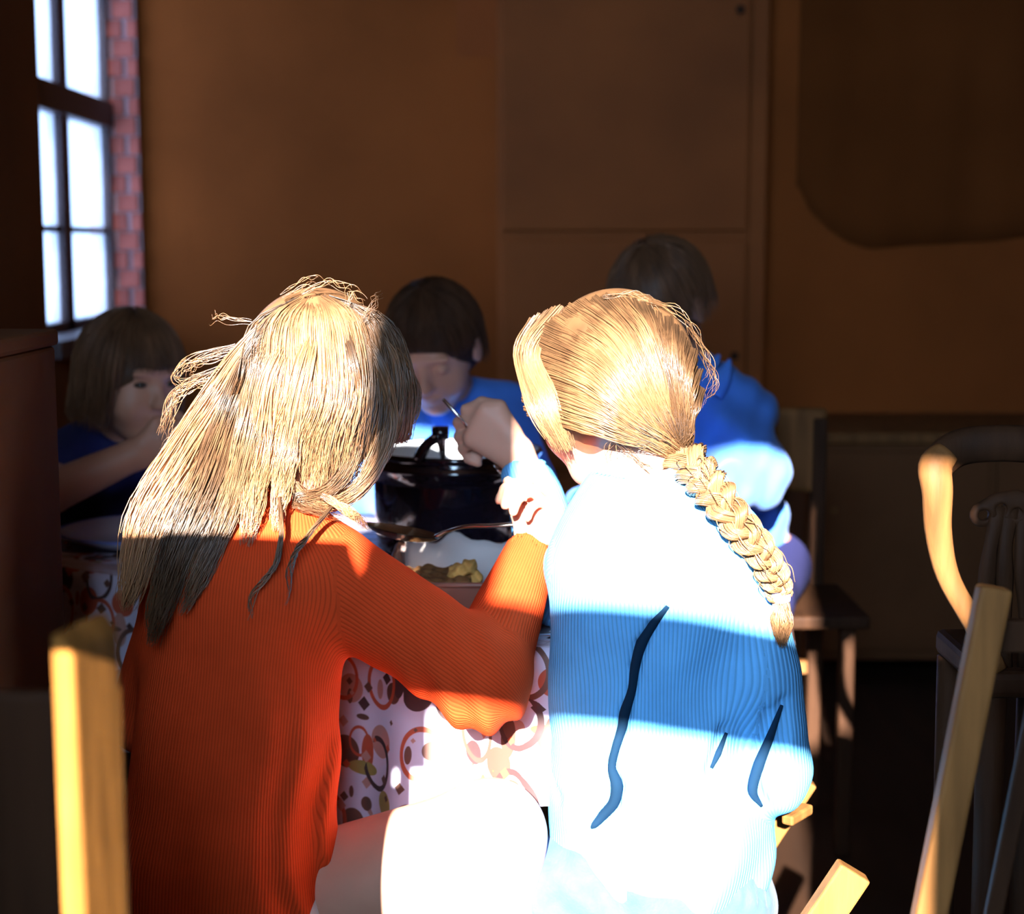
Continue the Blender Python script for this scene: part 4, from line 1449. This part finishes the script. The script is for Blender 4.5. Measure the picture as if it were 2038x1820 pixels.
lo, hi = bounds([pelD, kR, kL, P(1310, 1900, 1.9), P(1070, 1850, 1.9)], .16)
lo[2] = .18
sdf_obj('skirt', skt, lo, hi, .0045, M['denim'], girl_d)

# her hair: combed across to a braid behind the right ear
HCUR, RCUR, SCUR = HD, RD, np.array([.086, .106, .102]) + .012
G = []
KN = (1352, 900)
kn = H(KN[0], KN[1], 1.05)
for k in range(34):
    t = k / 33
    an = math.radians(200 - 215 * t)
    su, sv = 1214 + 172 * math.cos(an), 762 - 168 * math.sin(an)
    st_ = H(su, sv, 1.05)
    mid1 = H(su * .62 + KN[0] * .38 + 10 * math.sin(6 * t), sv * .62 + KN[1] * .38 - 40 * math.sin(math.pi * t), 1.09)
    mid2 = H(su * .28 + KN[0] * .72, sv * .28 + KN[1] * .72 - 16 * math.sin(math.pi * t), 1.10)
    G.append((lock([st_, mid1, mid2, kn + RNG.normal(0, .004, 3)], [.013, .017, .012, .008], [.004, .006, .006, .006], 75, frizz=.0028, vary=.06, clump=.4),
              np.interp(t, [0, .35, .5, .62, 1], [1.3, 1.2, .8, .4, .35]) * RNG.uniform(.7, 1.25)))  # painted light: left side bright, right side darkened
for k in range(14):          # fringe of hair on the near left of the face
    t = k / 13
    a = H(1120 - 55 * t, 612 + 25 * t, 1.04); b = H(1060 - 20 * t, 700, 1.08)
    c = H(1062 + 35 * (1 - t), 800, 1.08); d = H(1110 + 30 * (1 - t), 900, 1.05)
    G.append((lock([a, b, c, d], [.008, .012, .012, .006], [.004, .005, .005, .004], 55, frizz=.002, vary=.25, clump=.3), .6 if 5 < k < 9 else 1.2))
for pts in ([(1200, 590), (1270, 586), (1330, 620)], [(1290, 600), (1350, 625), (1400, 700)], [(1370, 650), (1410, 720), (1400, 790)], [(1320, 930), (1290, 960), (1270, 975)],
            [(1390, 700), (1420, 760), (1380, 820)], [(1230, 880), (1290, 930), (1330, 950)], [(1250, 850), (1220, 890), (1215, 930)]):
    pp = [H(u, v, 1.12) for u, v in pts]
    G.append((lock(pp, [.004, .008, .008], [.003, .005, .004], 7, frizz=.004, vary=.3), .8, .5))
G = [(push_out(g[0], HD, RD, np.array([.086, .106, .102]) + .003),) + g[1:] for g in G]
capD = SDF().u(ell(HD + RD @ np.array([0, -.014, .012]), np.array([.090, .106, .106]), RD))
capD.sub(ell(HD + RD @ np.array([0, .10, -.06]), (.10, .085, .10), RD), .01)
lo, hi = bounds([HD], .14)
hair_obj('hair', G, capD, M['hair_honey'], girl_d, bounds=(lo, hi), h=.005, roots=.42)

bc = catmull([kn, P(1392, 945, 1.83), P(1425, 985, 1.80), P(1470, 1045, 1.785), P(1515, 1100, 1.79), P(1542, 1150, 1.80), P(1552, 1188, 1.81)], 64)
T_ = np.gradient(bc, axis=0); T_ /= np.linalg.norm(T_, axis=1, keepdims=True)
N1 = np.cross(T_, [0, 1, 0]); N1 /= np.linalg.norm(N1, axis=1, keepdims=True)
N2 = np.cross(N1, T_)
tb_ = np.linspace(0, 1, 64)
amp = .0165 * (1 - .45 * tb_)
G = []
for i in range(3):
    w_ = tb_ * 2 * math.pi * 3.6 + i * 2 * math.pi / 3
    cl_ = bc + N1 * (amp * np.sin(w_))[:, None] + N2 * (amp * .5 * np.sin(2 * w_))[:, None]
    rr = .0115 * (1 - .4 * tb_)
    n_ = 200
    a_ = RNG.uniform(0, 6.28, n_); q_ = np.sqrt(RNG.uniform(.2, 1, n_))
    x_, y_ = q_ * np.cos(a_), q_ * np.sin(a_)
    pth = cl_[None] + x_[:, None, None] * (rr[:, None] * N1)[None] + y_[:, None, None] * (rr[:, None] * N2)[None]
    pth += np.sin(a_[:, None] * 3 + tb_[None] * 25)[..., None] * .0010 * N1[None]
    G.append(pth)
for k in range(60):          # loose hairs round the braid
    j = RNG.integers(4, 50); d_ = RNG.normal(0, 1, 3); d_ /= np.linalg.norm(d_)
    p_ = bc[j]
    G.append(np.array([catmull([p_ + d_ * .008, p_ + d_ * .022 + T_[j] * .012, p_ + d_ * .018 + T_[j] * .034], 64)]))
hair_obj('braid', G, None, M['hair_honey'], girl_d)
te = bc[-1]
MB().lathe([(.010, -.006), (.0125, -.004), (.0125, .004), (.010, .006)], te, 20).build('hair_band', M['band'], girl_d, smooth=True)
hair_obj('braid_tuft', [lock([te, P(1556, 1235, 1.805), P(1556, 1290, 1.81)], [.007, .013, .004], [.007, .011, .004], 170, frizz=.002, vary=.25)], None, M['hair_honey'], girl_d)

# ===== child with a bob at the left of the table =====
HA = P(262, 752, 2.86)
RA = frame((.72, -.66, -.16), (.05, 0, 1))
neckA = P(225, 870, 2.92)
chA, plA = P(195, 960, 2.95), P(180, 1250, 3.0)
s1, e1, w1 = P(150, 900, 2.88), P(92, 985, 2.62), P(268, 905, 2.66)
s2, e2, w2_ = P(270, 920, 3.02), P(330, 1040, 2.88), P(360, 980, 2.75)
bd = SDF()
head_prims(bd, HA, RA, .98)
bd.u(cap(HA + RA @ np.array([0, -.02, -.07]), neckA, .040, .044), .02)
bd.u(ecap(chA, plA, .095, .10, .75), .04)
bd.u(cap(s1, e1, .034, .030), .03).u(cap(e1, w1, .036, .026), .015)
bd.u(cap(s2, e2, .032, .028), .03).u(cap(e2, w2_, .028, .021), .015)
hand_prims(bd, w1, (.92, .1, .30), (.1, .8, .5), (-.2, -.1, .95), .80, [.45, .5, .55, .6], (.3, .3))
hand_prims(bd, w2_, (.3, -.9, 0), (0, 0, -1), (-1, 0, 0), .72, [.2, .2, .25, .3], (.2, .2))
for sx in (-.07, .07):
    h0 = plA + np.array([sx, 0, 0]); k0 = h0 + np.array([.16, -.14, -.02]); a0 = np.array([k0[0], k0[1] + .02, FLOOR + .05])
    bd.u(cap(h0, k0, .062, .048), .03).u(cap(k0, a0, .042, .03), .02).u(cap(a0, a0 + np.array([.07, -.06, -.03]), .028, .018), .02)
lo, hi = bounds([HA, plA, e1, w1, s2, e2, w2_, plA + np.array([.23, -.14, 0]), plA + np.array([.3, -.2, 0])], .12)
lo[2] = FLOOR - .01; lo[0] = max(lo[0], XL + .01)
kid_a = sdf_obj('person', bd, lo, hi, .0042, M['skin_dim'])
tag(kid_a, 'child with a light brown bob by the window, hand raised to the mouth', 'person')
sw = SDF().u(ecap(chA, plA, .108, .12, .8), .04).u(cap(neckA + np.array([0, 0, -.02]), chA, .055, .09), .04)
sw.u(cap(s1, e1 + (s1 - e1) * .45, .052, .050), .04).u(cap(s2, e2, .05, .046), .03).u(cap(e2, w2_, .042, .034), .02)
sw.disp(lambda p: .003 * np.sin(p[..., 0] * 60 + p[..., 2] * 50))
lo, hi = bounds([chA, plA, neckA, s1, e1, s2, e2, w2_], .13)
sdf_obj('shirt', sw, lo, hi, .006, M['navy'], kid_a)
za = lambda ph: .020 if abs(ph) < .75 else (-.092 if abs(ph) > 1.0 else .020 - .112 * (abs(ph) - .75) / .25)
rA = np.array([.078, .094, .094])
G = [cap_hair(HA + RA @ np.array([0, -.010, .014]), RA, rA, za, 1500, lift=.014, hang=1.04, jit=.008)]
capA = SDF().u(ell(HA + RA @ np.array([0, -.016, .016]), rA + .004, RA))
capA.u(ell(HA + RA @ np.array([0, -.035, -.04]), (.078, .066, .06), RA), .03)
capA.sub(ell(HA + RA @ np.array([0, .115, -.06]), (.085, .10, .088), RA), .008)
lo, hi = bounds([HA], .14)
hair_obj('hair', G, capA, M['hair_brown'], kid_a, bounds=(lo, hi), h=.005)
for sx in (-1, 1):
    c_ = HA + RA @ (np.array([.031 * sx, .070, .003]) * .98)
    MB().lathe([(0.0001, -.006), (.006, -.0052), (.0105, -.003), (.0125, 0), (.0105, .003), (.006, .0052), (.0001, .006)], c_, 16).build('eye', M['eye'], kid_a, smooth=True)

# ===== dark-haired child leaning over the far side =====
HB = P(864, 690, 2.99)
RB = frame((-.20, -.82, -.52), (-.10, -.2, 1))
neckB = P(905, 800, 3.10)
chB, plB = P(905, 910, 3.16), P(900, 1150, 3.24)
sRb, eRb, wRb = P(1000, 815, 3.10), P(1050, 960, 2.96), P(960, 1000, 2.80)
sLb, eLb, wLb = P(800, 850, 3.12), P(745, 980, 2.98), P(800, 1010, 2.82)
bd = SDF()
head_prims(bd, HB, RB, 1.02, closed=True)
bd.u(cap(HB + RB @ np.array([0, -.03, -.07]), neckB, .040, .045), .02)
bd.u(ecap(chB, plB, .10, .105, .75), .04)
for (a, b, c) in ((sRb, eRb, wRb), (sLb, eLb, wLb)):
    bd.u(cap(a, b, .034, .029), .03).u(cap(b, c, .029, .021), .015)
    hand_prims(bd, c, (0, -1, -.1), (0, 0, -1), (1 if a is sLb else -1, 0, 0), .72, [.3, .3, .3, .35], (.2, .2))
for sx in (-.07, .07):
    h0 = plB + np.array([sx, 0, 0]); k0 = h0 + np.array([0, -.20, -.02]); a0 = np.array([k0[0], k0[1] + .02, FLOOR + .05])
    bd.u(cap(h0, k0, .062, .048), .03).u(cap(k0, a0, .042, .03), .02).u(cap(a0, a0 + np.array([0, -.08, -.03]), .028, .018), .02)
lo, hi = bounds([HB, plB, eRb, wRb, eLb, wLb, plB + np.array([0, -.25, 0])], .12)
lo[2] = FLOOR - .01
kid_b = sdf_obj('person', bd, lo, hi, .0042, M['skin_dim'])
tag(kid_b, 'dark-haired child in blue behind the pot, looking down', 'person')
sw = SDF().u(ecap(chB, plB, .115, .12, .8), .04).u(cap(neckB + np.array([0, 0, -.01]), chB, .060, .09), .05)
for (a, b, c) in ((sRb, eRb, wRb), (sLb, eLb, wLb)):
    sw.u(cap(a, b, .058, .048), .05).u(cap(b, c, .045, .036), .02)
sw.sub(ell(neckB + np.array([-.01, -.02, .045]), (.045, .05, .045)), .008)
sw.disp(lambda p: .003 * np.sin(p[..., 0] * 60 + p[..., 2] * 50))
lo, hi = bounds([chB, plB, neckB, eRb, wRb, eLb, wLb, sRb, sLb], .13)
sdf_obj('shirt', sw, lo, hi, .006, M['blue_shirt'], kid_b)
rB = np.array([.080, .096, .094])
zb_ = lambda ph: (.046 - .014 * math.cos(ph * 4)) if abs(ph) < .75 else (.0 if abs(ph) < 1.6 else -.06)
G = [cap_hair(HB + RB @ np.array([0, -.012, .016]), RB, rB, zb_, 1300, lift=.012, hang=1.0, jit=.006)]
capB = SDF().u(ell(HB + RB @ np.array([0, -.016, .020]), rB + .004, RB))
capB.u(ell(HB + RB @ np.array([0, -.045, -.03]), (.074, .055, .05), RB), .03)
capB.sub(ell(HB + RB @ np.array([0, .115, -.045]), (.095, .10, .088), RB), .008)
lo, hi = bounds([HB], .14)
hair_obj('hair', G, capB, M['hair_dark'], kid_b, bounds=(lo, hi), h=.005)

# ===== child in a blue shirt at the right, mostly behind the braided girl =====
HE = P(1312, 606, 3.0)
RE = frame((-.55, -.68, -.48), (-.1, -.1, 1))
neckE = P(1365, 745, 3.06)
chE, plE = P(1410, 880, 3.06), P(1470, 1130, 3.12)
sRe, eRe, wRe = P(1462, 835, 2.98), P(1512, 952, 2.86), P(1400, 1000, 2.74)
sLe, eLe, wLe = P(1290, 830, 3.04), P(1250, 960, 2.92), P(1180, 1000, 2.80)
bd = SDF()
head_prims(bd, HE, RE, 1.02)
bd.u(cap(HE + RE @ np.array([0, -.03, -.07]), neckE, .042, .046), .02)
bd.u(ecap(chE, plE, .10, .105, .75), .04)
for (a, b, c) in ((sRe, eRe, wRe), (sLe, eLe, wLe)):
    bd.u(cap(a, b, .034, .029), .03).u(cap(b, c, .029, .021), .015)
    hand_prims(bd, c, (-.5, -.8, -.1), (0, 0, -1), (-.8, .5, 0) if a is sRe else (.8, -.5, 0), .72, [.3, .3, .3, .35], (.2, .2))
for sx in (-.07, .07):
    h0 = plE + np.array([sx, 0, 0]); k0 = h0 + np.array([-.06, -.20, -.02]); a0 = np.array([k0[0], k0[1] + .02, FLOOR + .05])
    bd.u(cap(h0, k0, .062, .048), .03).u(cap(k0, a0, .042, .03), .02).u(cap(a0, a0 + np.array([-.03, -.08, -.03]), .028, .018), .02)
lo, hi = bounds([HE, plE, eRe, wRe, eLe, wLe, plE + np.array([-.1, -.28, 0])], .12)
lo[2] = FLOOR - .01
kid_e = sdf_obj('person', bd, lo, hi, .0042, M['skin_dim'])
tag(kid_e, 'child in a blue shirt with a sunlit sleeve behind the braided girl', 'person')
sw = SDF().u(ecap(chE, plE, .112, .115, .8), .04).u(cap(neckE + np.array([0, 0, -.02]), chE, .062, .09), .05)
for (a, b, c) in ((sRe, eRe, wRe), (sLe, eLe, wLe)):
    sw.u(cap(a, b, .070, .054), .05).u(cap(b, c, .050, .042), .02)
sw.u(cap(P(1400, 770, 3.0), P(1480, 830, 3.0), .05, .05), .05)
sw.disp(lambda p: .004 * np.sin(p[..., 0] * 55 + p[..., 2] * 70) + .003 * np.sin(p[..., 0] * 120 - p[..., 2] * 60))
lo, hi = bounds([chE, plE, neckE, eRe, wRe, eLe, wLe, sRe, sLe], .14)
eshirt = sdf_obj('shirt', sw, lo, hi, .0055, M['blue_shirt'], kid_e)
tr_e = SDF()
for sx in (-.07, .07):
    h0 = plE + np.array([sx, 0, 0]); k0 = h0 + np.array([-.06, -.20, -.02])
    tr_e.u(cap(h0, k0, .072, .060), .03).u(cap(k0, np.array([k0[0], k0[1] + .02, FLOOR + .10]), .056, .046), .03)
lo, hi = bounds([plE + .1, plE - .1, plE + np.array([-.1, -.26, 0])], .1); lo[2] = FLOOR + .04
sdf_obj('trousers', tr_e, lo, hi, .007, M['navy'], kid_e)
# turned-up collar points
for (pts) in ([P(1385, 770, 2.93), P(1412, 735, 2.93), P(1432, 706, 2.94)], [P(1415, 780, 2.92), P(1440, 745, 2.92), P(1453, 715, 2.93)]):
    MB().tube(catmull(pts, 8), [.024, .022, .020, .017, .013, .009, .006, .003], 10, flat=.35, up=(.5, .8, .3)).build('collar', M['blue_shirt'], kid_e, smooth=True)
rE = np.array([.080, .096, .094])
ze_ = lambda ph: .045 if abs(ph) < .8 else -.05
G = [cap_hair(HE + RE @ np.array([0, -.012, .016]), RE, rE, ze_, 700, lift=.012, jit=.008)]
capE = SDF().u(ell(HE + RE @ np.array([0, -.016, .020]), rE + .004, RE))
capE.sub(ell(HE + RE @ np.array([0, .115, -.045]), (.095, .10, .088), RE), .008)
lo, hi = bounds([HE], .14)
hair_obj('hair', G, capE, M['hair_brown'], kid_e, bounds=(lo, hi), h=.005)
